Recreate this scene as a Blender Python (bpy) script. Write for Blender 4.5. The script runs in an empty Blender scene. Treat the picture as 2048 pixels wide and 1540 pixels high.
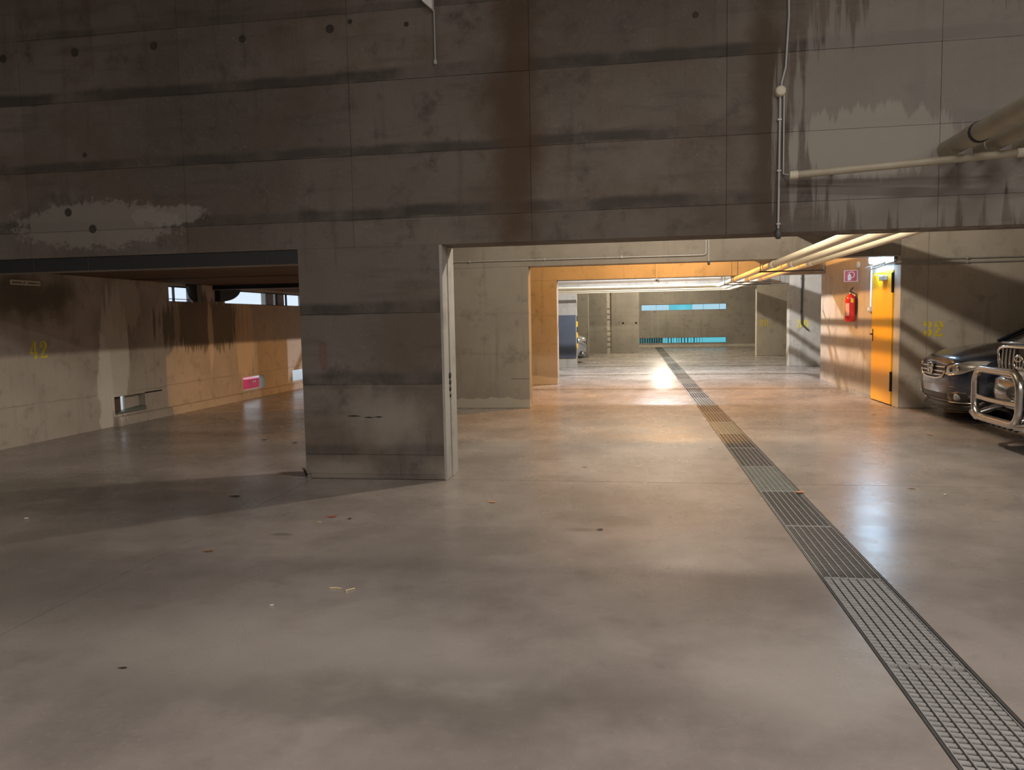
import bpy, math, random
from mathutils import Matrix, Vector
random.seed(7)
S = bpy.context.scene
C = S.collection
PI = math.pi

# ------------------------------------------------------------------ camera
F_PX, IW, IH, CAM_H = 1536.26, 2048, 1540, 1.4
yaw, pit, rol = -0.158668, 0.083271, 0.018664
fwd = Vector((math.sin(yaw)*math.cos(pit), math.cos(yaw)*math.cos(pit), -math.sin(pit)))
right0 = Vector((math.cos(yaw), -math.sin(yaw), 0))
down0 = fwd.cross(right0)
rgt = math.cos(rol)*right0 + math.sin(rol)*down0
dwn = -math.sin(rol)*right0 + math.cos(rol)*down0
cam_data = bpy.data.cameras.new('camera')
cam_data.sensor_fit = 'HORIZONTAL'
cam_data.sensor_width = 36.0
cam_data.lens = F_PX/IW*36.0
cam_data.clip_end = 200
cam = bpy.data.objects.new('camera', cam_data)
C.objects.link(cam)
up, bk = -dwn, -fwd
cam.matrix_world = Matrix(((rgt.x, up.x, bk.x, 0), (rgt.y, up.y, bk.y, 0), (rgt.z, up.z, bk.z, CAM_H), (0, 0, 0, 1)))
S.camera = cam

# ------------------------------------------------------------------ world (pale overcast daylight outside)
world = bpy.data.worlds.new('overcast_sky')
S.world = world
world.use_nodes = True
bg = world.node_tree.nodes['Background']
bg.inputs['Color'].default_value = (0.80, 0.90, 1.0, 1)
bg.inputs['Strength'].default_value = 1.15

S.view_settings.view_transform = 'Standard'
S.view_settings.look = 'None'
S.view_settings.gamma = 1.0
S.view_settings.use_curve_mapping = False
S.view_settings.exposure = 0.0
S.cycles.max_bounces = 6
S.cycles.glossy_bounces = 3
S.cycles.transmission_bounces = 3

# lamps of the place: (x, y, z, colour, watts) ; one bare pendant in each parking bay, one more added at the far end
BAY_LAMPS = [
    (0.75, 8.7, 3.55, (1.0, 0.87, 0.71), 430, 'warm beige pendant lamp hung in the first parking bay behind the front wall'),
    (0.75, 14.4, 3.55, (1.0, 0.48, 0.13), 700, 'orange pendant lamp hung in the bay with the yellow door'),
    (0.75, 19.4, 3.55, (0.91, 0.94, 1.0), 1200, 'cool white pendant lamp hung before the pillar with the dark blue panel'),
    (0.75, 25.2, 3.55, (1.0, 0.88, 0.66), 430, 'warm pendant lamp hung before the wall numbered 28'),
    (1.2, 30.3, 3.55, (1.0, 0.88, 0.68), 420, 'warm pendant lamp hung before the far partition'),
    (1.25, 34.4, 3.55, (1.0, 0.88, 0.68), 260, 'added warm pendant lamp brightening the far end wall'),  # extra lamp, added to brighten the far end wall
]
# added fill light for the hall, shaped as ceiling battens: (x, y, watts)
HALL_FILL = [(-3.0, -5.5, 150), (1.0, -5.5, 140), (5.0, -5.5, 140), (-3.0, -2.0, 85), (1.0, -1.5, 145), (5.0, -1.0, 190), (2.0, 2.2, 70), (7.5, -2.5, 170)]

# ------------------------------------------------------------------ helpers
class MB:
    def __init__(self):
        self.v = []; self.f = []; self.sm = []
    def add(self, vs, fs, smooth=False):
        o = len(self.v)
        self.v += [tuple(p) for p in vs]
        self.f += [tuple(i+o for i in f) for f in fs]
        self.sm += [smooth]*len(fs)
        return self
    def box(self, x0, x1, y0, y1, z0, z1):
        vs = [(x0,y0,z0),(x1,y0,z0),(x1,y1,z0),(x0,y1,z0),(x0,y0,z1),(x1,y0,z1),(x1,y1,z1),(x0,y1,z1)]
        return self.add(vs, [(0,3,2,1),(4,5,6,7),(0,1,5,4),(1,2,6,5),(2,3,7,6),(3,0,4,7)])
    def bevbox(self, x0, x1, y0, y1, z0, z1, b):
        """box with chamfered edges (24 verts)"""
        xs, ys, zs = (x0, x1), (y0, y1), (z0, z1)
        vs = []; idx = {}
        for i in (0, 1):
            for j in (0, 1):
                for k in (0, 1):
                    sx, sy, sz = (1, -1)[i], (1, -1)[j], (1, -1)[k]
                    for a in range(3):
                        p = [xs[i]+sx*b, ys[j]+sy*b, zs[k]+sz*b]
                        p[a] = (xs[i], ys[j], zs[k])[a]
                        idx[i, j, k, a] = len(vs); vs.append(tuple(p))
        fs = []
        def q(l): fs.append(tuple(idx[t] for t in l))
        for i in (0, 1):
            q([(i,0,0,0),(i,1,0,0),(i,1,1,0),(i,0,1,0)][::(1 if i else -1)])
            q([(0,i,0,1),(0,i,1,1),(1,i,1,1),(1,i,0,1)][::(1 if i else -1)])
            q([(0,0,i,2),(1,0,i,2),(1,1,i,2),(0,1,i,2)][::(1 if i else -1)])
        for i in (0, 1):
            for j in (0, 1):
                q([(i,j,0,0),(i,j,1,0),(i,j,1,1),(i,j,0,1)])
                q([(i,0,j,0),(i,1,j,0),(i,1,j,2),(i,0,j,2)])
                q([(0,i,j,1),(1,i,j,1),(1,i,j,2),(0,i,j,2)])
                for k in (0, 1):
                    q([(i,j,k,0),(i,j,k,1),(i,j,k,2)])
        return self.add(vs, fs)
    def tube(self, pts, r, n=12, cap=True, closed=False, smooth=True):
        pts = [Vector(p) for p in pts]
        m = len(pts)
        rings = []
        prev = None
        for i, p in enumerate(pts):
            if closed:
                t = (pts[(i+1) % m]-pts[i-1]).normalized()
            else:
                t = (pts[min(i+1, m-1)]-pts[max(i-1, 0)]).normalized()
            if prev is None:
                a = Vector((0, 0, 1)) if abs(t.z) < .9 else Vector((1, 0, 0))
                u = t.cross(a).normalized()
            else:
                u = (prev - t*prev.dot(t)).normalized()
            prev = u
            w = t.cross(u)
            rr = r[i] if isinstance(r, (list, tuple)) else r
            rings.append([p+rr*(math.cos(2*PI*k/n)*u+math.sin(2*PI*k/n)*w) for k in range(n)])
        vs = [q for ring in rings for q in ring]
        fs = []
        for i in range(m if closed else m-1):
            a, b = i*n, ((i+1) % m)*n
            for k in range(n):
                fs.append((a+k, a+(k+1) % n, b+(k+1) % n, b+k))
        self.add(vs, fs, smooth)
        if cap and not closed:
            self.add(rings[0], [tuple(range(n))[::-1]])
            self.add(rings[-1], [tuple(range(n))])
        return self
    def lathe(self, prof, cx, cy, n=20, axis='z', smooth=True):
        """prof: (r, h). axis z: centre (cx,cy); axis 'x': centre given as (y,z), h along x; axis 'y': centre (x,z)"""
        vs = []
        for r, h in prof:
            for k in range(n):
                a = 2*PI*k/n
                c, s = r*math.cos(a), r*math.sin(a)
                vs.append((cx+c, cy+s, h) if axis == 'z' else ((h, cx+c, cy+s) if axis == 'x' else (cx+c, h, cy+s)))
        fs = []
        for i in range(len(prof)-1):
            for k in range(n):
                fs.append((i*n+k, i*n+(k+1) % n, (i+1)*n+(k+1) % n, (i+1)*n+k))
        return self.add(vs, fs, smooth)
    def prism(self, poly, d0, d1, axis='y'):
        """poly 2d extruded; axis y: poly=(x,z); x: poly=(y,z); z: poly=(x,y)"""
        def P(p, d): return (p[0], d, p[1]) if axis == 'y' else ((d, p[0], p[1]) if axis == 'x' else (p[0], p[1], d))
        n = len(poly)
        vs = [P(p, d0) for p in poly]+[P(p, d1) for p in poly]
        return self.add(vs, [tuple(range(n)), tuple(range(n, 2*n))[::-1]]+[(i, (i+1) % n, n+(i+1) % n, n+i) for i in range(n)])
    def grid(self, rows, smooth=True, closed_u=False):
        n = len(rows[0]); vs = [p for r in rows for p in r]; fs = []
        for i in range(len(rows)-1):
            for k in range(n if closed_u else n-1):
                fs.append((i*n+k, i*n+(k+1) % n, (i+1)*n+(k+1) % n, (i+1)*n+k))
        return self.add(vs, fs, smooth)
    def build(self, name, mat, parent=None, fix=True):
        me = bpy.data.meshes.new(name)
        me.from_pydata(self.v, [], self.f)
        me.polygons.foreach_set('use_smooth', self.sm)
        if fix:
            import bmesh
            bm = bmesh.new(); bm.from_mesh(me)
            bmesh.ops.recalc_face_normals(bm, faces=bm.faces)
            bm.to_mesh(me); bm.free()
        me.materials.append(mat)
        o = bpy.data.objects.new(name, me)
        C.objects.link(o)
        if parent is not None:
            o.parent = parent
        return o

def empty(name, loc=(0, 0, 0)):
    o = bpy.data.objects.new(name, None)
    C.objects.link(o); o.location = loc; o.empty_display_size = .1
    return o
def adopt(child, par):
    """parent keeping world coordinates (meshes are written in world coordinates)"""
    child.parent = par
    child.matrix_parent_inverse = Matrix.Translation(-par.location)
    return child
def tag(o, label, cat=None, group=None, kind=None):
    o['label'] = label
    if cat: o['category'] = cat
    if group: o['group'] = group
    if kind: o['kind'] = kind
    return o
def struct(o, label=None):
    o['kind'] = 'structure'
    if label: o['label'] = label
    return o

# ------------------------------------------------------------------ materials
def newmat(name):
    m = bpy.data.materials.new(name); m.use_nodes = True
    nt = m.node_tree
    return m, nt, nt.nodes['Principled BSDF']
def plain(name, col, rough=.5, metal=0., spec=.5, noise=.0, nscale=20., coat=0., bump=0.):
    m, nt, b = newmat(name)
    b.inputs['Roughness'].default_value = rough
    b.inputs['Metallic'].default_value = metal
    b.inputs['Specular IOR Level'].default_value = spec
    b.inputs['Coat Weight'].default_value = coat
    b.inputs['Coat Roughness'].default_value = .05
    N = nt.nodes; L = nt.links
    tex = N.new('ShaderNodeTexNoise'); tex.inputs['Scale'].default_value = nscale; tex.inputs['Detail'].default_value = 4
    geo = N.new('ShaderNodeNewGeometry'); L.new(geo.outputs['Position'], tex.inputs['Vector'])
    mx = N.new('ShaderNodeMix'); mx.data_type = 'RGBA'
    mx.inputs['A'].default_value = (*[c*(1-noise) for c in col], 1)
    mx.inputs['B'].default_value = (*[min(1, c*(1+noise)) for c in col], 1)
    L.new(tex.outputs['Fac'], mx.inputs['Factor']); L.new(mx.outputs['Result'], b.inputs['Base Color'])
    if bump:
        bp = N.new('ShaderNodeBump'); bp.inputs['Strength'].default_value = bump; bp.inputs['Distance'].default_value = .01
        L.new(tex.outputs['Fac'], bp.inputs['Height']); L.new(bp.outputs['Normal'], b.inputs['Normal'])
    return m
def emit(name, col, strength):
    m, nt, b = newmat(name)
    b.inputs['Base Color'].default_value = (*col, 1)
    b.inputs['Emission Color'].default_value = (*col, 1)
    b.inputs['Emission Strength'].default_value = strength
    return m
def glass(name, col, gloss=.06):
    m = bpy.data.materials.new(name); m.use_nodes = True
    nt = m.node_tree; nt.nodes.clear(); N = nt.nodes; L = nt.links
    out = N.new('ShaderNodeOutputMaterial'); t = N.new('ShaderNodeBsdfTransparent'); g = N.new('ShaderNodeBsdfGlossy')
    t.inputs['Color'].default_value = (*col, 1); g.inputs['Roughness'].default_value = .1
    mx = N.new('ShaderNodeMixShader'); mx.inputs[0].default_value = gloss
    L.new(t.outputs[0], mx.inputs[1]); L.new(g.outputs[0], mx.inputs[2]); L.new(mx.outputs[0], out.inputs['Surface'])
    return m

def concrete(name, c_dark, c_light, rough=.85, bands=(), band_col=(.045, .042, .038), patches=(), streak=.35, fine=.25,
             bump=.25, rand=.0, spec=.3, rough_var=0., big=.55, tint=None):
    """cast concrete: mottled colour, pour bands at given heights, drip streaks, then stains, tonal areas and painted shade (patches) with a place of their own"""
    m, nt, b = newmat(name)
    N = nt.nodes; L = nt.links
    geo = N.new('ShaderNodeNewGeometry'); P = geo.outputs['Position']
    def noise(scale, vec=None, detail=5., rough_=.6):
        t = N.new('ShaderNodeTexNoise'); t.inputs['Scale'].default_value = scale
        t.inputs['Detail'].default_value = detail; t.inputs['Roughness'].default_value = rough_
        L.new(vec or P, t.inputs['Vector']); return t.outputs['Fac']
    def vmul(sc):
        v = N.new('ShaderNodeVectorMath'); v.operation = 'MULTIPLY'; L.new(P, v.inputs[0]); v.inputs[1].default_value = sc
        return v.outputs[0]
    def rng(x, a, b_, c=0., d=1., smooth=True):
        r = N.new('ShaderNodeMapRange'); r.interpolation_type = 'SMOOTHSTEP' if smooth else 'LINEAR'
        r.inputs['From Min'].default_value = a; r.inputs['From Max'].default_value = b_
        r.inputs['To Min'].default_value = c; r.inputs['To Max'].default_value = d
        L.new(x, r.inputs['Value']); return r.outputs['Result']
    def math_(op, a, b_):
        n = N.new('ShaderNodeMath'); n.operation = op
        for k, x in enumerate((a, b_)):
            if isinstance(x, (int, float)): n.inputs[k].default_value = x
            else: L.new(x, n.inputs[k])
        return n.outputs[0]
    def mix(fac, A, B):
        n = N.new('ShaderNodeMix'); n.data_type = 'RGBA'
        if isinstance(fac, (int, float)): n.inputs['Factor'].default_value = fac
        else: L.new(fac, n.inputs['Factor'])
        for key, x in (('A', A), ('B', B)):
            if isinstance(x, tuple): n.inputs[key].default_value = (*x, 1)
            else: L.new(x, n.inputs[key])
        return n.outputs['Result']
    nbig = noise(big, detail=7.)
    nmid = noise(4.5, detail=6.)
    nfine = noise(38., detail=4.)
    nstk = noise(1., vmul((7., 7., .55)), detail=5.)
    fac = rng(nbig, .32, .68)
    col = mix(fac, c_dark, c_light)
    dk = tuple(c*.62 for c in c_dark); lt = tuple(min(1, c*1.28) for c in c_light)
    col = mix(math_('MULTIPLY', rng(nmid, .52, .75), fine*1.6), col, dk)
    col = mix(math_('MULTIPLY', rng(nfine, .55, .75), fine), col, lt)
    col = mix(math_('MULTIPLY', rng(nstk, .55, .72), streak), col, dk)
    if tint:
        col = mix(math_('MULTIPLY', rng(noise(.9, detail=8.), .46, .64), tint[1]), col, tint[0])
        col = mix(math_('MULTIPLY', rng(noise(1., vmul((1.2, 1.2, 9.)), detail=6.), .52, .70), .35), col, dk)
        col = mix(math_('MULTIPLY', rng(noise(14., detail=7., rough_=.8), .56, .70), .30), col, lt)
    if rand:
        oi = N.new('ShaderNodeObjectInfo')
        col = mix(math_('MULTIPLY', oi.outputs['Random'], rand), col, dk)
    if bands:
        sep = N.new('ShaderNodeSeparateXYZ'); L.new(P, sep.inputs[0])
        wob = math_('MULTIPLY', math_('SUBTRACT', noise(1.3), .5), .10)
        zz = math_('ADD', sep.outputs['Z'], wob)
        tot = None
        for (z0, w, s) in bands:
            a = rng(zz, z0-.012, z0+.012); c = rng(zz, z0+w*.7, z0+w*1.25, 1., 0.)
            k = math_('MULTIPLY', math_('MULTIPLY', a, c), s)
            tot = k if tot is None else math_('MAXIMUM', tot, k)
        tot = math_('MULTIPLY', tot, rng(noise(2.2, detail=7.), .32, .62, .15, 1.))
        col = mix(tot, col, band_col)
    for (cen, rad, pc, st, mode) in patches:
        s = N.new('ShaderNodeVectorMath'); s.operation = 'SUBTRACT'; L.new(P, s.inputs[0]); s.inputs[1].default_value = cen
        d = N.new('ShaderNodeVectorMath'); d.operation = 'DIVIDE'; L.new(s.outputs[0], d.inputs[0]); d.inputs[1].default_value = rad
        ln = N.new('ShaderNodeVectorMath'); ln.operation = 'LENGTH'; L.new(d.outputs[0], ln.inputs[0])
        if mode == 'drip':
            nn = noise(1., vmul((11., 11., .6)), detail=6.)
        elif mode == 'speck':
            nn = noise(9., detail=8., rough_=.75)
        else:
            nn = noise(2.6, detail=6.)
        dd = math_('ADD', ln.outputs['Value'], math_('MULTIPLY', math_('SUBTRACT', nn, .5), 1.7 if mode != 'soft' else 1.3))
        msk = rng(dd, .95, .78 if mode != 'soft' else .2, 0., st)
        col = mix(msk, col, pc)
    L.new(col, b.inputs['Base Color'])
    if rough_var:
        L.new(rng(noise(1.7, detail=6.), .3, .7, rough-rough_var, rough+rough_var), b.inputs['Roughness'])
    else:
        b.inputs['Roughness'].default_value = rough
    b.inputs['Specular IOR Level'].default_value = spec
    if bump:
        bp = N.new('ShaderNodeBump'); bp.inputs['Strength'].default_value = bump; bp.inputs['Distance'].default_value = .012
        h = math_('ADD', math_('MULTIPLY', nfine, .5), nmid)
        L.new(h, bp.inputs['Height']); L.new(bp.outputs['Normal'], b.inputs['Normal'])
    return m

BANDS = [(.22, .10, .55), (.853, .11, .8), (1.483, .10, .9), (2.31, .10, .8), (2.86, .085, .75), (3.48, .095, .85), (4.06, .07, .5)]
M_front = concrete('front_wall_concrete', (.115, .097, .083), (.185, .160, .140), bands=BANDS, streak=.45, rand=.30, fine=.5, tint=((.115, .083, .058), .6), patches=[
    ((-4.95, 6.5, 2.36), (.95, .6, .24), (.25, .235, .205), .65, 'speck'),
    ((-4.2, 6.5, 2.42), (.42, .6, .10), (.26, .245, .215), .6, 'speck'),
    ((-.98, 6.5, 3.0), (.34, .6, 2.2), (.080, .052, .032), .9, 'soft'),
    ((1.06, 6.5, 3.1), (.20, .6, 2.2), (.070, .05, .034), .85, 'soft'),
    ((2.3, 6.5, 3.0), (1.25, .6, 1.25), (.30, .285, .26), .55, 'drip'),
    ((1.9, 6.5, 2.75), (.75, .6, .3), (.36, .34, .30), .5, 'drip'),
    ((-1.5, 6.5, .10), (.5, .6, .20), (.33, .295, .25), .5, 'soft'),
    ((-2.6, 6.5, .08), (.55, .6, .18), (.33, .295, .25), .5, 'soft'),
    ((-2.76, 6.5, 1.12), (.05, .6, .16), (.15, .06, .048), .45, 'speck'),
    ((-2.2, 6.5, .55), (.55, .6, .35), (.27, .24, .205), .7, 'soft'),
])
M_conc = concrete('bay_concrete', (.225, .205, .175), (.305, .28, .24), bands=[(.853, .05, .12), (1.483, .05, .12)], streak=.35, fine=.35,
    patches=[((-2.3, 12.1, .05), (1.2, .3, .12), (.42, .39, .33), .8, 'blot'), ((-2.1, 16.6, .05), (.9, .3, .14), (.42, .39, .33), .8, 'blot')])
M_plaster = concrete('pale_edge_plaster', (.27, .265, .245), (.37, .36, .335), streak=.3, fine=.4)
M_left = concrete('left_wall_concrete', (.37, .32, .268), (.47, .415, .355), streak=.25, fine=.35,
    bands=[(.47, .015, .35)], patches=[
    ((-7.36, 10.2, 1.5), (.4, 1.0, .95), (.10, .085, .065), .35, 'soft'),
    ((-7.36, 12.4, 1.45), (.4, 1.55, .55), (.10, .082, .06), .75, 'drip'),
    ((-7.36, 10.02, 1.05), (.4, .34, 1.05), (.68, .63, .55), .75, 'drip'),
    ((-7.36, 10.25, 1.75), (.4, .45, .45), (.50, .45, .36), .6, 'drip'),
    ((-7.36, 9.75, .5), (.4, .18, .8), (.70, .66, .59), .75, 'blot'),
    ((-7.36, 12.55, 1.2), (.4, .10, .75), (.58, .48, .35), .7, 'drip'),
    ((-7.36, 13.75, 1.2), (.4, .42, .95), (.58, .46, .32), .6, 'drip'),
    ((-7.36, 11.55, 1.5), (.4, .10, .5), (.42, .36, .27), .6, 'drip'),
    ((-7.36, 8.4, 1.80), (.4, 1.5, .48), (.12, .10, .078), .85, 'soft')])  # last patch darkens the upper near end of the wall
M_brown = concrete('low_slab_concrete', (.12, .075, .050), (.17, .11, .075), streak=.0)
M_ceil = concrete('ceiling_concrete', (.27, .25, .21), (.35, .32, .27), streak=0.)
M_right = concrete('right_wall_concrete', (.41, .37, .315), (.53, .485, .42), streak=.4, fine=.35,
    patches=[((4.3, 14.5, .1), (.8, 2.3, .35), (.34, .32, .29), .6, 'drip')])
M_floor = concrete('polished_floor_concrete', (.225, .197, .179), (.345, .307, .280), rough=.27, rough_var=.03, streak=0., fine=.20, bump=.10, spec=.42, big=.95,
    patches=[((-5.3, 5.8, 0), (2.0, 1.1, 1), (.11, .10, .088), .8, 'soft'), ((-3.6, 5.5, 0), (1.8, .8, 1), (.13, .12, .11), .6, 'soft'),  # these two soft patches paint the pillar's cast shadow into the floor
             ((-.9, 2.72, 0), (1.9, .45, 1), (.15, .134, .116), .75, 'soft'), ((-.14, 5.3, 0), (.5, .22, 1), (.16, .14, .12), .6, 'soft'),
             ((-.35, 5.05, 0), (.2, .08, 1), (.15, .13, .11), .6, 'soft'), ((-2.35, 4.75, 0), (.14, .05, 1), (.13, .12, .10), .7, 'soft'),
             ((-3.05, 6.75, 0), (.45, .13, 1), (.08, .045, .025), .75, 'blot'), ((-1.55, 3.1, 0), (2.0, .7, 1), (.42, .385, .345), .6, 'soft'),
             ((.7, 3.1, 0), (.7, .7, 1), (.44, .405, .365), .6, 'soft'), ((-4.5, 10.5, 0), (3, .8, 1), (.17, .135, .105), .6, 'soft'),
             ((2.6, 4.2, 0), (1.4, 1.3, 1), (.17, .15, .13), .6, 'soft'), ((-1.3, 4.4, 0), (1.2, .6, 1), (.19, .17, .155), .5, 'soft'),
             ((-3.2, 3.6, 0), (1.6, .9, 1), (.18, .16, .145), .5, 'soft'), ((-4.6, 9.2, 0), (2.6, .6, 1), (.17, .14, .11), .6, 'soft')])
M_sub = plain('dark_sub_base', (.045, .04, .036), .9, noise=.3)
M_steel = plain('dark_painted_steel', (.022, .023, .024), .5, noise=.25)
M_flange = plain('pale_steel_flange', (.20, .19, .19), .4, .4, noise=.25)
M_galv = plain('galvanised_steel', (.42, .415, .40), .5, .35, noise=.35, nscale=30)
M_galvdark = plain('dirty_steel_bar', (.105, .10, .095), .55, .4, noise=.35, nscale=30)
M_grn = plain('greenish_worn_steel', (.20, .225, .21), .45, .5, noise=.3)
M_grate2 = plain('dark_grate_steel', (.085, .083, .08), .5, .5, noise=.3)
M_pipe = plain('cream_pipe_paint', (.60, .54, .40), .5, noise=.1)
M_pipedim = plain('dimmed_cream_pipe_paint', (.36, .32, .24), .5, noise=.25, nscale=6)  # cream paint darkened to stand for the dimmer light in the hall
M_pipew = plain('white_pipe_paint', (.74, .73, .70), .35, noise=.06)
M_conduit = plain('grey_plastic_conduit', (.40, .40, .40), .45, noise=.08)
M_rubber = plain('black_rubber', (.015, .015, .015), .6, noise=.2)
M_yellow = plain('yellow_door_paint', (.90, .47, .002), .36, noise=.04, spec=.3)
M_num = plain('yellow_number_paint', (.78, .64, .03), .7, noise=.2)
M_red = plain('red_enamel', (.62, .022, .012), .3, noise=.06, coat=.4)
M_white = plain('white_paint', (.78, .78, .76), .5, noise=.05)
M_signred = plain('red_sign_plastic', (.50, .018, .02), .4, noise=.05)
M_black = plain('black_plastic', (.02, .02, .02), .4, noise=.2)
M_tie = plain('dark_tie_hole', (.045, .038, .030), .9, noise=.5, nscale=60)
M_dark = plain('dark_recess', (.012, .011, .010), .9, noise=.2)
M_bluepanel = plain('dark_blue_panel', (.052, .062, .083), .55, noise=.25, nscale=3)
M_chrome = plain('chrome', (.70, .69, .67), .12, 1., noise=.03)
M_satin = plain('brushed_stainless_tube', (.52, .50, .48), .24, 1., noise=.06)
M_navy = plain('navy_car_paint', (.016, .024, .048), .28, .35, noise=.1, coat=1.)
M_suv = plain('dark_grey_car_paint', (.035, .037, .038), .28, .4, noise=.1, coat=1.)
M_silver = plain('silver_car_paint', (.30, .32, .35), .28, .5, noise=.05, coat=1.)
M_glassdark = plain('dark_car_glass', (.012, .015, .018), .06, noise=.1, spec=.7)
M_lens = plain('headlight_lens', (.42, .43, .43), .08, .35, noise=.35, nscale=60, coat=1.)
M_tyre = plain('tyre_rubber', (.018, .018, .018), .75, noise=.2)
M_leafbrown = plain('dry_brown_leaf', (.22, .11, .045), .8, noise=.3)
M_leafdark = plain('dark_wet_leaf', (.035, .028, .02), .8, noise=.3)
M_leafyel = plain('pale_yellow_chip', (.62, .52, .28), .8, noise=.2)
M_leafred = plain('red_scrap', (.45, .06, .03), .7, noise=.2)
M_leaforange = plain('orange_leaf', (.55, .24, .09), .8, noise=.2)
M_pale = plain('pale_scrap', (.6, .58, .52), .8, noise=.1)
M_cyan = glass('cyan_window_glass', (.37, .74, .77))
M_paleblue = glass('pale_blue_window_glass', (.70, .84, .875))
M_clear = glass('clear_window_glass', (.95, .97, 1.0))
M_plate = plain('beige_plate', (.62, .58, .46), .6, noise=.1)
M_ink = plain('faded_ink', (.16, .15, .12), .7, noise=.1)
M_redout = plain('red_plastic_crate', (.80, .03, .10), .4, noise=.05)
M_ground = plain('pale_outdoor_paving', (.60, .62, .62), .9, noise=.1)

# ------------------------------------------------------------------ planes of the place
XL, XR = -7.36, 10.0
P1, P2, P3, P4, P5, PW, PB = 6.55, 12.13, 16.65, 22.35, 28.26, 32.0, 37.39
XP = -1.65           # right ends of the pillar row
CEIL = 3.9
TH = .35

# ------------------------------------------------------------------ floor: sub base, slabs with open joints
floor = struct(MB().box(XL-.3, XR, -9, PB+.4, -.30, -.13).build('floor', M_sub), 'polished grey concrete garage floor')
xs = [(XL, -2.897), (-2.889, .975), (1.307, XR)]
ys = [(-9, 6.583), (6.592, 12.10), (12.106, 16.6), (16.606, 22.3), (22.306, 28.2), (28.206, PB)]
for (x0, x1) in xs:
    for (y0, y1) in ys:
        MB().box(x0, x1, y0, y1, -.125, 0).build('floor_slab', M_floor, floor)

# ------------------------------------------------------------------ front wall (entrance hall side): core + formwork panels
wall_front = empty('wall_front', (0, P1, 0)); struct(wall_front, 'tall dark board-marked concrete wall with openings below')
core = MB().box(XL, XR, P1+.012, P1+TH, 2.07, 5.6)
core.box(-2.965, XP-.004, P1+.012, P1+TH-.17, 0, 2.07)
adopt(core.build('wall_core', M_front), wall_front)
XJ = [XL, -5.631, -4.022, -2.433, -.854, .745, 2.35, 3.95, 5.55, 7.15, 8.75, XR]
ZJ = [2.07, 2.31, 2.86, 3.48, 4.06, 4.68, 5.6]
for i in range(len(XJ)-1):
    for k in range(len(ZJ)-1):
        d = random.uniform(0, .004)
        p = MB().bevbox(XJ[i]+.0012, XJ[i+1]-.0012, P1-.004+d, P1+.014, ZJ[k]+(.001 if k else 0), ZJ[k+1]-.001, .0015)
        adopt(p.build('formwork_panel', M_front), wall_front)
PZ = [0.045, .225, .858, 1.488, 2.07]
for k in range(4):
    p = MB().bevbox(-2.965, XP-.002, P1-.004+random.uniform(0, .003), P1+.014, PZ[k]+.001, PZ[k+1]-(.001 if k < 3 else 0), .002)
    adopt(p.build('formwork_panel', M_front), wall_front)
foot = MB().bevbox(-2.92, XP, P1-.002, P1+.014, 0.004, .045, .003)
adopt(foot.build('pillar_foot', M_front), wall_front)
# two pale vertical end strips of the pillar with a dark joint between
e1 = MB().bevbox(XP-.02, XP+.006, P1-.004, P1+.172, 0.0, 2.07, .004)
adopt(e1.build('end_strip', M_plaster), wall_front)['label'] = 'pale plaster end strip of pillar'
e2 = MB().bevbox(-2.965, XP+.014, P1+.186, P1+.40, 0.0, 2.068, .004)
adopt(e2.build('end_strip', M_plaster), wall_front)['label'] = 'pale plaster end strip of pillar'
hole = MB()
for (zc, r) in ((.92, .028), (.86, .022), (.80, .02), (.74, .014)):
    hole.lathe([(0, XP+.0145), (r, XP+.0150), (r*1.1, XP+.003)], P1+.178, zc, 10, 'x')
adopt(hole.build('broken_hole', M_dark), wall_front)
for (x0, x1, z) in ((-2.56, -2.42, .575), (-2.40, -2.30, .562), (-2.30, -2.22, .567)):
    adopt(MB().prism([(x0, z), ((x0+x1)/2, z+.006), (x1, z-.001), ((x0+x1)/2, z-.004)], P1-.0065, P1+.002, 'y').build('wall_crack', M_dark), wall_front)
# tie holes of the formwork: low discs, the hollow's shade put into their dark colour
for (x, z, r) in [(-5.04, 3.921, .036), (-4.249, 3.922, .034), (-3.396, 3.92, .030), (-2.583, 3.943, .034), (-5.781, 3.916, .034), (-4.97, 2.325, .036),
                  (-5.213, 2.486, .034), (-5.004, 3.001, .022), (-2.40, 3.99, .02), (.5, 3.82, .022), (-1.9, 3.93, .02)]:
    h = MB().lathe([(0, P1-.0045), (r*.8, P1-.0055), (r, P1-.0065), (r*1.12, P1-.0035)], x, z, 14, 'y')
    adopt(h.build('tie_hole', M_tie), wall_front)

# hall shell
struct(MB().box(XL-.3, XL, -9, P1, 0, 5.6).build('wall_hall_left', M_conc), 'concrete side wall of the entrance hall')
struct(MB().box(XR, XR+.3, -9, PB+.3, 0, 5.6).build('wall_right', M_right), 'concrete outer wall at the end of the right parking stalls')
struct(MB().box(XL-.3, XR+.3, -9.3, -9, 0, 5.6).build('wall_back', M_conc), 'concrete wall behind the entrance hall')
struct(MB().box(XL-.3, XR+.3, -9.3, P1+TH, 5.6, 5.8).build('ceiling_hall', M_ceil), 'high concrete ceiling of the entrance hall')
struct(MB().box(XL-.3, XR+.3, P1+TH, PB+.3, CEIL, CEIL+.2).build('ceiling', M_ceil), 'concrete ceiling over the parking bays')

# low slab over the left stalls
SLX = -3.90
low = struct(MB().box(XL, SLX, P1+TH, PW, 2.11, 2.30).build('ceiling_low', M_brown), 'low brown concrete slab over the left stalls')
for (y0, w) in [(8.2, .02), (10.4, .02)]:
    MB().box(XL+.02, SLX-.02, y0, y0+w, 2.104, 2.11).build('slab_joint', M_dark, low)

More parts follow.
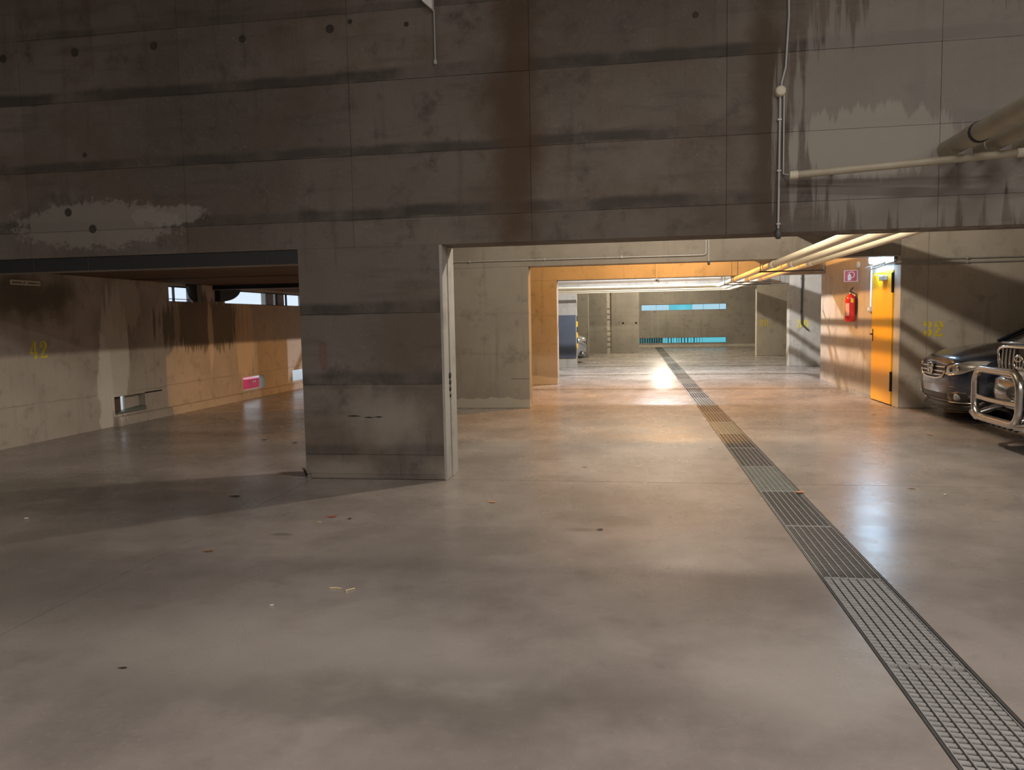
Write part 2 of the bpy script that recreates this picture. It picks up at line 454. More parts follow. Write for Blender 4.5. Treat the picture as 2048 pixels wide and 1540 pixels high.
# ------------------------------------------------------------------ cross walls of the bays
def cross_wall(name, y, z_beam, pil, fin_x, label, beam_x1, mat=M_conc, TH=TH):
    e = empty(name, (0, y, 0)); struct(e, label)
    adopt(MB().bevbox(XL, beam_x1, y, y+TH, z_beam, CEIL, .006).build('beam', mat), e)
    if pil:
        adopt(MB().bevbox(pil[0], pil[1], y, y+TH, 0, z_beam, .006).build('pillar', mat), e)
    if fin_x is not None:
        adopt(MB().bevbox(fin_x, XR, y, y+TH, 0, CEIL, .006).build('fin_wall', M_right), e)
    return e
w2 = cross_wall('wall_second', P2, 2.25, (-4.3, XP), 3.87, 'beige concrete cross wall with the number 32 on its right part', 3.87, TH=.28)
w3 = cross_wall('wall_third', P3, 2.25, (-4.3, XP), 4.25, 'orange-lit concrete cross wall with wide drive-through opening', 4.25)
w4 = cross_wall('wall_fourth', P4, 2.30, (-4.3, XP), 4.25, 'cool-lit concrete cross wall with a blue panel on its pillar', 4.25)
w5 = cross_wall('wall_fifth', P5, 2.42, (-4.3, XP), 4.28, 'far concrete cross wall with the number 28 on its fin', 4.28)
# pour joints on the second pillar and wall 32
adopt(MB().box(4.245, 4.2475, P2-.001, P2+.002, 0, CEIL).build('wall_joint', M_dark), w2)
adopt(MB().bevbox(-1.95, -1.66, P2-.003, P2+.002, .47, .476, .001).build('wall_joint', M_dark), w2)

# side wall of the stair block (with the yellow door)
XS = 3.87
ws = empty('wall_stair', (XS, 14, 0)); struct(ws, 'warm-lit concrete stair block wall with the yellow door')
DY0, DY1, DH = 12.414, 13.44, 2.06
adopt(MB().box(XS, XS+.3, DY0, DY1, DH, CEIL).build('wall_lintel', M_right), ws)
adopt(MB().bevbox(XS, XS+.3, DY1, P3+TH, 0, CEIL, .006).build('wall_body', M_right), ws)
adopt(MB().prism([(DY1+.05, 0), (P3+.3, 0), (P3+.3, .07), (15.2, .05), (14.2, .085), (DY1+.05, .06)], XS-.006, XS, 'x').build('base_render', M_plaster), ws)
# wall behind: partition at far left
wp = empty('wall_partition', (0, PW, 0)); struct(wp, 'beige concrete partition before the far end')
adopt(MB().bevbox(XL, -1.10, PW, PW+.3, 0, CEIL, .006).build('partition_panel', M_conc), wp)
adopt(MB().bevbox(-.93, .20, PW, PW+.3, 0, CEIL, .006).build('partition_panel', M_conc), wp)
adopt(MB().box(-1.11, -.92, PW+.05, PW+.3, 0, CEIL).build('groove_back', M_right), wp)
for k in range(7):
    z = .25+k*.22 + (.25 if k > 3 else 0)
    adopt(MB().bevbox(-1.095, -.935, PW+.02, PW+.06, z, z+.03, .004).build('groove_block', M_conc), wp)
for x in (-.45, .08):
    adopt(MB().lathe([(0, PW-.006), (.035, PW-.006), (.05, PW+.004)], x, 1.22, 12, 'y').build('tie_hole', M_dark), wp)

# ------------------------------------------------------------------ far end wall with strip windows
wb = empty('wall_far', (0, PB, 0)); struct(wb, 'far concrete end wall with two long strip windows')
WX0, WX1, U0, U1, L0, L1 = .34, 4.30, 1.76, 2.04, .20, .46
LX0 = .2
m = MB()
m.box(XL-.3, XR, PB, PB+.3, U1, CEIL)
m.box(XL-.3, WX0, PB, PB+.3, U0, U1); m.box(WX1, XR, PB, PB+.3, U0, U1)
m.box(XL-.3, XR, PB, PB+.3, L1, U0)
m.box(XL-.3, LX0, PB, PB+.3, L0, L1); m.box(WX1, XR, PB, PB+.3, L0, L1)
m.box(XL-.3, XR, PB, PB+.3, -.3, L0)
adopt(m.build('wall_body', M_conc), wb)
for x in (.82, 1.1, 3.02):
    adopt(MB().bevbox(x, x+.03, PB-.02, PB+.002, L1, U0, .003).build('wall_rib', M_plaster), wb)
adopt(MB().bevbox(.2, XR, PB-.16, PB, 0, .13, .01).build('kerb', M_right), wb)
def strip_window(name, x0, x1, z0, z1, cuts, label):
    w = empty(name, (x0, PB+.16, z0)); struct(w, label)
    fr = MB()
    fr.box(x0, x1, PB+.10, PB+.16, z0, z0+.014).box(x0, x1, PB+.10, PB+.16, z1-.014, z1)
    fr.box(x0, x0+.02, PB+.10, PB+.16, z0, z1).box(x1-.02, x1, PB+.10, PB+.16, z0, z1)
    adopt(fr.build('window_frame', M_flange), w)
    for (a, b, mt) in cuts:
        adopt(MB().box(a, b-.012, PB+.125, PB+.135, z0+.014, z1-.014).build('pane', mt), w)
        adopt(MB().box(b-.012, b, PB+.11, PB+.15, z0, z1).build('mullion', M_flange), w)
    return w
strip_window('window_1', WX0, WX1, U0, U1, [(WX0, 1.05, M_paleblue), (1.05, 1.66, M_paleblue), (1.66, 2.72, M_cyan), (2.72, 3.25, M_paleblue), (3.25, 3.98, M_paleblue), (3.98, WX1, M_paleblue)], 'upper strip window with pale blue panes in the far wall')
strip_window('window_2', LX0, WX1, L0, L1, [(LX0, 1.32, M_cyan), (1.32, 2.1, M_cyan), (2.1, 3.2, M_cyan), (3.2, WX1, M_cyan)], 'lower strip window with cyan panes in the far wall')
# balusters of the railing that stands outside the lower window
rail = empty('outdoor_railing', (1.0, PB+.8, 0))
rail_m = MB()
xx = .25
random.seed(3)
while xx < 3.2:
    w_ = random.choice((.02, .03, .05)) if xx > 1.3 else .10
    adopt(MB().bevbox(xx, xx+w_, PB+.8, PB+.83, -.1, 1.0, .004).build('baluster', M_grn), rail)
    xx += w_+(random.uniform(.07, .13) if xx > 1.3 else .012)
adopt(MB().bevbox(.2, 3.3, PB+.78, PB+.85, 1.0, 1.06, .006).build('handrail', M_grn), rail)
tag(rail, 'greenish railing of upright bars seen through the lower far window', 'railing')

# ------------------------------------------------------------------ left outer wall with high windows and floor-level vents
wl = empty('wall_left', (XL, 12, 0)); struct(wl, 'stained concrete left wall with high windows and low vents')
W0, W1_ = 1.81, 2.07
V0, V1_ = .165, .415
ZT = CEIL
m = MB()
t0, t1 = XL-.12, XL
yA, yB = P1, PB
wins = [(11.37, 12.05), (13.08, 16.45), (17.2, 21.5)]
vents = [(9.92, 10.62), (13.60, 14.46), (15.75, 16.6), (18.2, 19.0)]
def strip(z0, z1, holes):
    y = yA
    for (a, b) in holes:
        m.box(t0, t1, y, a, z0, z1); y = b
    m.box(t0, t1, y, yB, z0, z1)
strip(-.2, V0, []); strip(V0, V1_, vents); strip(V1_, W0, []); strip(W0, W1_, wins); strip(W1_, ZT, [])
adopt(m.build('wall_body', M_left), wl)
adopt(MB().prism([(XL, 0), (XL+.07, 0), (XL+.055, .12), (XL, .135)], 9.9, PB, 'y').build('kerb', M_left), wl)
adopt(MB().bevbox(XL, XL+.16, 12.08, 12.42, 1.80, 2.11, .01).build('corbel', M_left), wl)
# hollow of the first vent: sloping sill slab, side slab that leaves a slit of daylight
adopt(MB().prism([(9.92, .165), (10.62, .165), (10.62, .225), (9.92, .185)], XL-.12, XL+.015, 'x').build('vent_sill', M_grn), wl)
adopt(MB().box(XL-.14, XL-.11, 9.9, 10.20, .16, .42).build('vent_baffle', M_brown), wl)
adopt(MB().box(XL-.14, XL-.11, 10.29, 10.64, .16, .42).build('vent_baffle', M_left), wl)
adopt(MB().bevbox(XL-.02, XL+.004, 10.62, 11.05, .405, .425, .003).build('vent_crack', M_dark), wl)
# window panes
def left_window(name, y0, y1, bars, label):
    w = empty(name, (XL-.2, y0, W0)); struct(w, label)
    x0, x1 = XL-.10, XL-.06
    fr = MB().box(x0, x1, y0, y1, W0, W0+.012).box(x0, x1, y0, y1, W1_-.02, W1_)
    adopt(fr.build('window_frame', M_steel), w)
    edges = [y0]+[b for b in bars]+[y1]
    for a, b in zip(edges[:-1], edges[1:]):
        adopt(MB().box(XL-.082, XL-.078, a+.004, b-.004, W0+.012, W1_-.02).build('pane', M_clear), w)
    for b in bars:
        adopt(MB().box(x0, x1, b-.008, b+.008, W0, W1_).build('mullion', M_steel), w)
    return w
wa = left_window('window_3', 11.37, 12.05, [11.62], 'small high window with thin bars in the left wall')
adopt(MB().box(XL-.095, XL-.07, 11.37, 12.05, W0+.045, W0+.055).build('glazing_bar', M_steel), wa)
wc = left_window('window_4', 13.08, 16.45, [14.86, 15.30, 15.75], 'long bright high window in the left wall')
adopt(MB().bevbox(XL-.25, XL-.11, 14.95, 15.22, W0, W1_, .006).build('window_post', M_left), wc)
adopt(MB().bevbox(XL-.25, XL-.11, 15.40, 15.72, W0, W1_, .006).build('window_post', M_left), wc)
left_window('window_5', 17.2, 21.5, [18.6, 20.0], 'high window in the left wall hidden behind the pillar')
# quarter-round knee brackets under the slab at the windows
def knee(y0, y1, z0, z1, x0, x1, flip, name, lab):
    n = 10; pts = []
    for i in range(n+1):
        a = PI/2*i/n
        pts.append((y0+(y1-y0)*math.cos(a), z1-(z1-z0)*math.sin(a)) if not flip else (y1-(y1-y0)*math.cos(a), z1-(z1-z0)*math.sin(a)))
    pts.append((y0 if not flip else y1, z1))
    return tag(MB().prism(pts, x0, x1, 'x').build(name, M_steel), lab, 'bracket')
knee(12.75, 13.50, 1.84, 2.11, XL+.002, XL+.10, False, 'knee_bracket', 'dark quarter-round bracket beside the long left window')
knee(11.86, 12.08, 1.83, 2.11, XL+.002, XL+.06, True, 'knee_bracket', 'small curved bracket at the edge of the barred left window')

# outside the left wall: pale paving and a red crate seen through the vent
tag(struct(MB().box(-16, XL-.12, 4, 40, -.25, -.03).build('ground_outside', M_ground)), 'pale paving outside the left wall')
cr = empty('plastic_crate', (-8.6, 16.1, -.03))
cy0, cy1 = 15.72, 16.52
adopt(MB().prism([(cy0+.06, -.03), (cy1-.06, -.03), (cy1, .20), (cy0, .20)], -8.8, -8.42, 'x').build('crate_body', M_redout), cr)
adopt(MB().bevbox(-8.82, -8.40, cy0-.02, cy1+.02, .20, .225, .006).build('crate_rim', M_redout), cr)
for y in (16.0, 16.1):
    adopt(MB().lathe([(0, -8.415), (.022, -8.415), (.022, -8.42)], y, .16, 12, 'x').build('white_dot', M_white), cr)
tag(cr, 'red plastic crate standing outside, seen through the low vent', 'crate')

# ------------------------------------------------------------------ steel lintels of the left opening
def i_beam(name, x0, x1, y, z0, z1, w, label):
    e = empty(name, (x0, y, z0))
    adopt(MB().box(x0, x1, y+w*.42, y+w*.58, z0+.012, z1-.012).build('web', M_steel), e)
    adopt(MB().bevbox(x0, x1, y, y+w, z1-.014, z1, .002).build('flange', M_steel), e)
    adopt(MB().bevbox(x0, x1, y, y+w, z0, z0+.014, .002).build('flange', M_flange), e)  # paler than the web: the edge highlight is put into its colour
    return tag(e, label, 'beam')
lt = empty('steel_lintel', (XL, P1, 1.945))
adopt(MB().bevbox(XL, -2.967, P1+.002, P1+.012, 1.945, 2.066, .002).build('face_plate', M_steel), lt)
adopt(MB().bevbox(XL, -2.967, P1+.012, P1+.30, 1.952, 1.966, .002).build('bottom_plate', M_flange), lt)
for x in (-5.62, -5.05, -3.28):
    adopt(MB().bevbox(x, x+.012, P1-.004, P1+.003, 1.95, 2.06, .002).build('stiffener', M_steel), lt)
tag(lt, 'dark steel lintel over the left opening beside the pillar', 'beam')
i_beam('steel_beam', XL, SLX, 12.45, 2.03, 2.11, .16, 'dark steel beam under the low slab above the left windows')
i_beam('steel_beam', XL, SLX, 8.0, 2.06, 2.11, .14, 'slim dark steel beam under the low slab close behind the lintel')

# ------------------------------------------------------------------ drain channel and grates
DX0, DX1 = .990, 1.292
dr = empty('drain_channel', (1.14, 1.0, -.12)); struct(dr, 'long drain channel let into the floor')
adopt(MB().box(DX0-.013, DX1+.013, .5, PB-.3, -.128, -.10).build('channel_bed', M_sub), dr)
for (a, b) in ((DX0-.012, DX0), (DX1, DX1+.012)):
    adopt(MB().bevbox(a, b, .5, PB-.3, -.12, .001, .0015).build('frame_angle', M_galvdark), dr)
GL = 1.05
def grate(y0, style, label, group, idx):
    """style 0: slanted slats (near), 1: lengthwise bars with close cross bars, 2: plain far panel"""
    x0, x1 = DX0+.004, DX1-.004
    y1 = y0+GL-.003
    e = empty('drain_grate', ((x0+x1)/2, y0, 0))
    nb = 7
    pitch = (x1-x0)/nb
    barmat = M_galv if style != 1 else M_galv
    bm0 = None
    for k in range(nb+1):
        x = x0+k*pitch
        if bm0 is None:
            o = MB().box(0, .004, 0, y1-y0, -.028, -.001).build('bearing_bar', barmat)
            bm0 = o.data
        else:
            o = bpy.data.objects.new('bearing_bar', bm0); C.objects.link(o)
        o.parent = e
        o.location = (min(x, x1-.004)-(x0+x1)/2, 0, 0)
    if style == 0:
        n = int((y1-y0)/.034)
        base = None
        for k in range(n):
            y = .006+k*.034
            if base is None:
                mm = MB()
                for q in range(7):
                    xa = -(x1-x0)/2+.004+q*pitch+.001
                    mm.prism([(xa, .004), (xa+pitch-.011, 0), (xa+pitch-.011, .021), (xa, .025)], -.009, -.004, 'z')
                o = mm.build('slat', M_galv); base = o.data
            else:
                o = bpy.data.objects.new('slat', base); C.objects.link(o)
            o.parent = e; o.location = (0, y, 0)
    else:
        mm = MB()
        n = int((y1-y0)/(.022 if style == 1 else .05))
        for k in range(n):
            y = .004+k*(y1-y0)/n
            mm.box(-(x1-x0)/2+.004, (x1-x0)/2-.004, y, y+(.012 if style == 1 else .012), -.012, -.005)
        mt = [M_grate2, M_galvdark, M_grn][idx % 3]
        o = mm.build('cross_bars', mt); o.parent = e; o['kind'] = 'stuff'
    for yy in (0, y1-y0-.004):
        o = MB().box(-(x1-x0)/2, (x1-x0)/2, yy, yy+.004, -.028, -.001).build('end_bar', barmat); o.parent = e
    tag(e, label, 'grate', group)
    return e
G = 'drain grates along the channel'
grate(1.08, 0, 'slatted drain grate running out of the bottom edge of the picture', G, 0)
grate(2.13, 0, 'nearest fully seen drain grate with slanted slats at lower right', G, 0)
grate(3.18, 0, 'slatted drain grate third from the near end, before the bars turn smooth', G, 0)
grate(4.23, 1, 'grey drain grate with lengthwise bars just beyond the slatted ones', G, 1)
grate(5.28, 1, 'darkest drain grate, dark between bars, with orange leaf at its far end', G, 0)
grate(6.33, 1, 'greenish grey drain grate directly under the front wall line', G, 2)
ORDS = [a+b for a in ('',) for b in 'second third fourth fifth sixth seventh eighth ninth tenth eleventh twelfth thirteenth fourteenth fifteenth sixteenth seventeenth eighteenth nineteenth twentieth'.split()]
ORDS += ['twenty-'+b for b in 'first second third fourth fifth sixth seventh eighth ninth'.split()]+['thirtieth', 'thirty-first', 'thirty-second']
k = 0; y = 7.38
while y < PB-1.4:
    grate(y, 1 if y < 12.5 else 2, 'narrow drain grate in the drive, ' + ORDS[k] + ' one beyond the front wall', G, (1, 0, 2, 1, 1, 2, 0)[k % 7])
    y += GL; k += 1

# ------------------------------------------------------------------ painted numbers (stencil)
def arc(cx, cy, ox, oy, ix, iy, a0, a1, n=14):
    out = []
    for i in range(n):
        a, b = [math.radians(a0+(a1-a0)*(j/n)) for j in (i, i+1)]
        t = lambda A, X, Y: (cx+X*math.cos(A), cy+Y*math.sin(A))
        out.append([t(a, ix, iy), t(a, ox, oy), t(b, ox, oy), t(b, ix, iy)])
    return out
def disc(cx, cy, r, n=12): return [[(cx+r*math.cos(2*PI*i/n), cy+r*math.sin(2*PI*i/n)) for i in range(n)]]
DIG = {
    '2': disc(.15, .70, .115)+arc(.30, .72, .27, .27, .13, .22, 150, 95)+arc(.30, .72, .28, .28, .10, .22, 82, -45)
         + [[(.50, .54), (.36, .62), (.06, .20), (.06, .14), (.20, .16)]] + [[(.05, .0), (.58, .0), (.58, .22), (.50, .16), (.40, .11), (.05, .11)]],
    '3': disc(.15, .78, .10)+arc(.26, .76, .24, .24, .12, .19, 150, 95)+arc(.30, .76, .24, .24, .08, .18, 82, -75)
         + arc(.30, .26, .28, .27, .09, .20, 75, -82)+arc(.26, .26, .26, .26, .14, .20, -95, -150)+disc(.14, .24, .11),
    '8': arc(.27, .76, .22, .23, .08, .15, 100, 260)+arc(.33, .76, .22, .23, .08, .15, -80, 80)
         + arc(.27, .27, .26, .27, .10, .18, 100, 260)+arc(.33, .27, .26, .27, .10, .18, -80, 80),
    '0': arc(.27, .5, .26, .5, .09, .42, 100, 260, 20)+arc(.33, .5, .26, .5, .09, .42, -80, 80, 20),
    '4': [[(.02, .30), (.02, .36), (.30, 1.0), (.34, .98), (.13, .36), (.28, .36), (.28, .26), (.02, .26)]]
         + [[(.34, .06), (.34, .92), (.40, 1.0), (.48, 1.0), (.48, .06)], [(.28, 0), (.56, 0), (.56, .05), (.28, .05)], [(.50, .26), (.60, .26), (.60, .36), (.50, .36)]],
}
def number(text, org, size, plane, par, gap=.70, wsc=1.0):
    """plane 'y': on a wall facing -Y, org=(x,y,z) lower left; plane 'x': on a wall facing +X, u along +Y"""
    u = 0
    for ch in text:
        mb = MB()
        for poly in DIG[ch]:
            pts = []
            for (a, b) in poly:
                du, dv = (u+a)*size*wsc, b*size
                pts.append((org[0]+du, org[1], org[2]+dv) if plane == 'y' else (org[0], org[1]+du, org[2]+dv))
            mb.add(pts, [tuple(range(len(pts)))])
        o = mb.build('painted_digit', M_num, None, fix=False)
        adopt(o, par); o['label'] = 'yellow stencilled digit '+ch
        u += gap
number('32', (4.19, P2-.002, 1.06), .225, 'y', w2, .66)
number('30', (4.45, P4-.002, 1.06), .23, 'y', w4, .80)
number('28', (4.36, P5-.002, 1.05), .24, 'y', w5, .72)
number('42', (XL+.003, 8.42, 1.045), .215, 'x', wl, .75)

# ------------------------------------------------------------------ pipes
def pipe(name, pts, r, mat, label, rings=(), group=None, cat='pipe', collar=None):
    e = empty(name, pts[0])
    adopt(MB().tube(pts, r, 16).build('pipe_run', mat), e)
    for (p, d, w, mt) in rings:
        p = Vector(p); d = Vector(d).normalized()
        adopt(MB().tube([p-d*w/2, p+d*w/2], r*1.12, 16).build('collar', mt), e)
    return tag(e, label, cat, group)
def bend(p0, corner, p1, r=.12, n=7):
    """polyline p0 -> rounded corner -> p1"""
    p0, c, p1 = Vector(p0), Vector(corner), Vector(p1)
    a, b = (p0-c).normalized(), (p1-c).normalized()
    out = [p0]
    for i in range(n+1):
        t = i/n
        A, B = c+a*r, c+b*r
        out.append((1-t)**2*A+2*t*(1-t)*c+t*t*B)
    out.append(p1)
    return out
Yd = (0, 1, 0)
# upper pipes pass through the cross walls at 2.67 m; they show before the front wall at upper right
GP = 'pipes passing through the front wall'
pipe('drain_pipe', [(2.40, 3.2, 2.66), (2.40, P5+.3, 2.66)], .068, M_pipedim, 'leftmost upper pipe with black collar, sticking out of the front wall', [((2.40, 6.05, 2.66), Yd, .16, M_pipedim), ((2.40, 5.96, 2.66), Yd, .03, M_rubber)], GP)
pipe('drain_pipe', [(2.66, 3.2, 2.66), (2.66, P5+.3, 2.66)], .066, M_pipedim, 'middle upper pipe sticking out of the front wall, partly behind the collared one', [((2.66, 6.45, 2.66), Yd, .2, M_pipedim)], GP)
pipe('drain_pipe', [(2.93, 3.2, 2.66), (2.93, P5+.3, 2.66)], .066, M_pipedim, 'rightmost upper pipe sticking out of the front wall at the picture edge', [((2.93, 6.3, 2.66), Yd, .2, M_pipedim)], GP)
# lower pipes under the beams, turning left at their far ends
GZ = 2.165
GQ = 'pipes hung under the beams'
LP = [(2.06, .050, 19.4), (2.34, .046, 20.7), (2.60, .036, 21.9)]
LAB = ['leftmost and thickest cream pipe hung under the cross beams', 'middle cream pipe hung under the cross beams', 'rightmost and thinnest cream pipe hung under the cross beams']
for (x, r, ye), lab in zip(LP, LAB):
    pts = bend((x, P1+TH+.004, GZ), (x, ye, GZ), (-3.85, ye, GZ), .14)
    pipe('water_pipe', pts, r, M_pipew if False else M_pipe, lab, [((x, 12.0, GZ), Yd, .08, M_pipew), ((x, 16.2, GZ), Yd, .05, M_pipew), ((x, ye-.2, GZ), Yd, .06, M_pipew)], GQ)
pipe('cross_pipe', [(-3.85, 18.0, 2.245), (2.15, 18.0, 2.265)], .034, M_pipew, 'bright white pipe running across just behind the orange beam', [((1.95, 18.0, 2.264), (1, 0, 0), .12, M_pipew), ((.55, 18.0, 2.26), (1, 0, 0), .03, M_galv)])
def hanger(y, xa, xb, ztop, label):
    e = empty('pipe_hanger', (xa, y, GZ-.07))
    adopt(MB().bevbox(xa, xb, y-.02, y+.02, GZ-.075, GZ-.052, .003).build('cross_bar', M_galvdark), e)
    for x in (xa+.02, xb-.02):
        adopt(MB().tube([(x, y, GZ-.08), (x, y, ztop)], .006, 8).build('rod', M_galvdark), e)
    for (x, r, ye) in LP:
        adopt(MB().tube([(x+(r+.004)*math.cos(a), y, GZ+(r+.004)*math.sin(a)) for a in [PI*i/10 for i in range(11)]], .005, 6).build('clamp', M_galvdark), e)
    return tag(e, label, 'pipe hanger', 'trapeze hangers under the pipes')
hanger(12.75, 1.96, 2.95, CEIL, 'steel trapeze hanger just behind the beige beam')
hanger(16.4, 1.96, 2.95, CEIL, 'steel trapeze hanger just before the orange beam')
hanger(17.6, 1.96, 2.95, CEIL, 'steel trapeze hanger just behind the orange beam')

# small hangers of the white cross pipe
for x, lab in ((.55, 'clip and rod holding the middle of the white cross pipe'), (1.95, 'valve stem and rod at the right end of the white cross pipe')):
    e = empty('pipe_clip', (x, 18.0, 2.22))
    adopt(MB().tube([(x, 18, 2.30), (x, 18, CEIL)], .008, 8).build('rod', M_galv), e)
    adopt(MB().lathe([(.05, x-.015), (.05, x+.015), (.036, x+.015), (.036, x-.015), (.05, x-.015)], 18.0, 2.26, 14, 'x').build('clip_ring', M_galv), e)
    tag(e, lab, 'pipe clip')

# unlit tube luminaire on the front wall
e = empty('tube_luminaire', (1.27, P1-.1, 2.5))
A, B = Vector((1.245, 6.42, 2.50)), Vector((2.80, 6.20, 2.548))
d = (B-A).normalized()
adopt(MB().tube([A, B], .029, 16).build('tube_cover', M_pipedim), e)
adopt(MB().tube([A-d*.03, A+d*.03], .032, 16).build('end_cap', M_plate), e)
adopt(MB().tube([B-d*.05, B+d*.03], .033, 16).build('end_cap', M_plate), e)
adopt(MB().tube([B+d*.03, B+d*.09], .016, 12).build('cable_gland', M_galv), e)
for t in (.2, .8):
    q = A+(B-A)*t
    adopt(MB().bevbox(q.x-.012, q.x+.012, q.y, P1-.004, q.z-.008, q.z+.022, .002).build('bracket', M_galv), e)
tag(e, 'long unlit cream tube light mounted low on the front wall', 'light')

# conduit on front wall with round junction box
e = empty('wall_conduit', (1.17, P1, 2.05))
yc = P1-.016
adopt(MB().tube([(1.20, yc, 4.6), (1.215, yc, 3.75), (1.195, yc, 3.36), (1.165, yc, 3.24), (1.165, yc, 3.22)], .009, 8).build('cable', M_conduit), e)
adopt(MB().lathe([(0, P1-.055), (.030, P1-.055), (.040, P1-.045), (.042, P1-.004)], 1.155, 3.175, 18, 'y').build('junction_box', M_plate), e)
adopt(MB().tube([(1.155, yc, 3.135), (1.150, yc, 2.10)], .009, 10).build('conduit_run', M_conduit), e)
adopt(MB().tube([(1.185, yc, 3.17), (1.185, yc, 2.62), (1.185, yc, 2.53), (1.25, P1-.09, 2.50)], .007, 8).build('feed_cable', M_conduit), e)
for z in (2.13, 2.55, 2.95):
    adopt(MB().bevbox(1.135, 1.168, P1-.028, P1-.004, z, z+.015, .002).build('clip', M_galv), e)
adopt(MB().lathe([(0, 2.015), (.018, 2.018), (.028, 2.04), (.028, 2.07), (.012, 2.10)], 1.148, yc-.012, 14).build('end_fitting', M_galvdark), e)
tag(e, 'grey cable and conduit with round junction box running down the front wall', 'conduit')
# white enclosure and thin rod at the top edge of the picture
e = empty('wall_cabinet', (-1.72, P1, 4.04))
adopt(MB().prism([(-1.74, 4.7), (-1.655, 4.7), (-1.655, 4.01), (-1.74, 4.085)], P1-.07, P1-.005, 'y').build('cabinet_body', M_white), e)
adopt(MB().tube([(-1.652, yc, 4.02), (-1.652, yc, 3.60)], .006, 8).build('rod', M_conduit), e)
adopt(MB().lathe([(0, 3.575), (.014, 3.578), (.017, 3.60), (.008, 3.62)], -1.652, yc, 10).build('rod_end', M_conduit), e)
tag(e, 'white wall cabinet corner with thin rod hanging below it at the top edge', 'cabinet')

# conduit along the second beam
e = empty('beam_conduit', (-2.9, P2, 2.35))
yc = P2-.02
adopt(MB().tube(bend((-3.85, yc, 2.355), (1.085, yc, 2.345), (1.085, yc, 3.6), .05), .012, 10).build('conduit_run', M_galv), e)
adopt(MB().tube([(1.125, yc, 3.6), (1.125, yc, 2.21)], .012, 10).build('conduit_drop', M_galv), e)
adopt(MB().lathe([(0, 2.19), (.016, 2.19), (.02, 2.21), (.02, 2.25)], 1.125, yc, 10).build('end_fitting', M_galvdark), e)
for x in (-2.6, -1.4, -.2):
    adopt(MB().bevbox(x, x+.03, P2-.036, P2, 2.333, 2.372, .003).build('clip', M_galv), e)
tag(e, 'grey conduit running along the beige beam and turning up', 'conduit')
e = empty('beam_conduit', (.5, P3, 2.3))
adopt(MB().tube([(.47, P3-.015, CEIL), (.47, P3-.015, 2.2)], .010, 8).build('conduit_drop', M_galv), e)
adopt(MB().lathe([(0, 2.175), (.02, 2.18), (.02, 2.22)], .47, P3-.015, 10).build('end_fitting', M_galvdark), e)
tag(e, 'thin conduit dropping down the face of the orange beam', 'conduit')
# two conduits on wall 32
for z, lab in ((2.185, 'upper grey conduit along the wall numbered 32'), (2.125, 'lower grey conduit along the wall numbered 32')):
    e = empty('wall_conduit', (3.9, P2, z))
    adopt(MB().tube([(3.78, P2-.018, z), (8.5, P2-.018, z)], .011, 10).build('conduit_run', M_galv), e)
    for x in (4.75, 5.6, 6.6):
        adopt(MB().bevbox(x, x+.03, P2-.034, P2, z-.018, z+.018, .003).build('clip', M_galv), e)
    tag(e, lab, 'conduit')
# hanging conduit on the fin numbered 30
e = empty('wall_conduit', (4.57, P4, 1.0))
adopt(MB().tube([(4.57, P4-.03, CEIL), (4.57, P4-.03, 1.20), (4.585, P4-.03, 1.15), (4.74, P4-.03, 1.0)], .022, 10).build('conduit_run', M_galvdark), e)
for z in (1.5, 2.4):
    adopt(MB().bevbox(4.54, 4.60, P4-.055, P4, z, z+.03, .004).build('clip', M_galvdark), e)
tag(e, 'dark bent conduit hanging before the number 30', 'conduit')

# ------------------------------------------------------------------ yellow door with closer, handle and lamp above
door = empty('door_1', (XS, DY0, 0)); struct(door, 'bright yellow steel fire door in the stair block wall')
lf = adopt(MB().bevbox(XS-.015, XS+.04, DY0+.022, DY1-.01, .015, DH-.02, .004).build('door_leaf', M_yellow), door)
fr = MB().box(XS-.008, XS+.06, DY1-.008, DY1, 0, DH).box(XS-.008, XS+.06, DY0, DY1, DH-.018, DH)
adopt(fr.build('door_frame', M_yellow), door)
adopt(MB().box(XS+.03, XS+.05, DY0, DY0+.022, 0, DH).build('hinge_gap', M_dark), door)
for z in (.22, 1.72):
    adopt(MB().bevbox(XS-.03, XS+.02, DY0+.012, DY0+.04, z, z+.30, .004).build('hinge', M_black), door)
hp = adopt(MB().bevbox(XS-.022, XS-.014, DY1-.10, DY1-.06, .96, 1.16, .003).build('handle_plate', M_black), door)
hh = MB().tube([(XS-.02, DY1-.08, 1.08), (XS-.06, DY1-.08, 1.08), (XS-.065, DY1-.10, 1.075), (XS-.065, DY1-.22, 1.07)], .009, 8).build('lever', M_black); adopt(hh, door)
adopt(MB().bevbox(XS-.075, XS-.015, DY0+.24, DY0+.50, 1.915, 1.995, .008).build('door_closer', M_galv), door)
adopt(MB().tube([(XS-.05, DY0+.45, 2.0), (XS-.10, DY0+.62, 2.01), (XS-.03, DY0+.85, 2.02)], .008, 8).build('closer_arm', M_galv), door)

# lamp above the door: housing, two glowing tubes, guard rods
M_doorlamp = emit('door_lamp_glow', (.44, .73, 1.0), 125.0)
e = empty('bulkhead_lamp', (XS, 12.8, 2.2))
adopt(MB().bevbox(XS-.05, XS, 12.28, 13.30, 2.17, 2.37, .008).build('housing', M_flange), e)
adopt(MB().bevbox(XS-.16, XS-.06, 12.84, 13.16, 2.20, 2.325, .02).build('diffuser', M_doorlamp), e)
adopt(MB().bevbox(XS-.14, XS-.06, 12.50, 12.62, 2.22, 2.31, .02).build('diffuser', M_doorlamp), e)
adopt(MB().bevbox(XS-.20, XS, 12.30, 13.25, 2.385, 2.395, .002).build('hood', M_white), e)
for z in (2.16, 2.12):
    adopt(MB().tube([(XS-.14, 13.4, z-.01), (XS-.14, 12.4, z+.01)], .010, 8).build('guard_rod', M_conduit), e)
tag(e, 'glowing cool white bulkhead lamp above the yellow door', 'lamp')
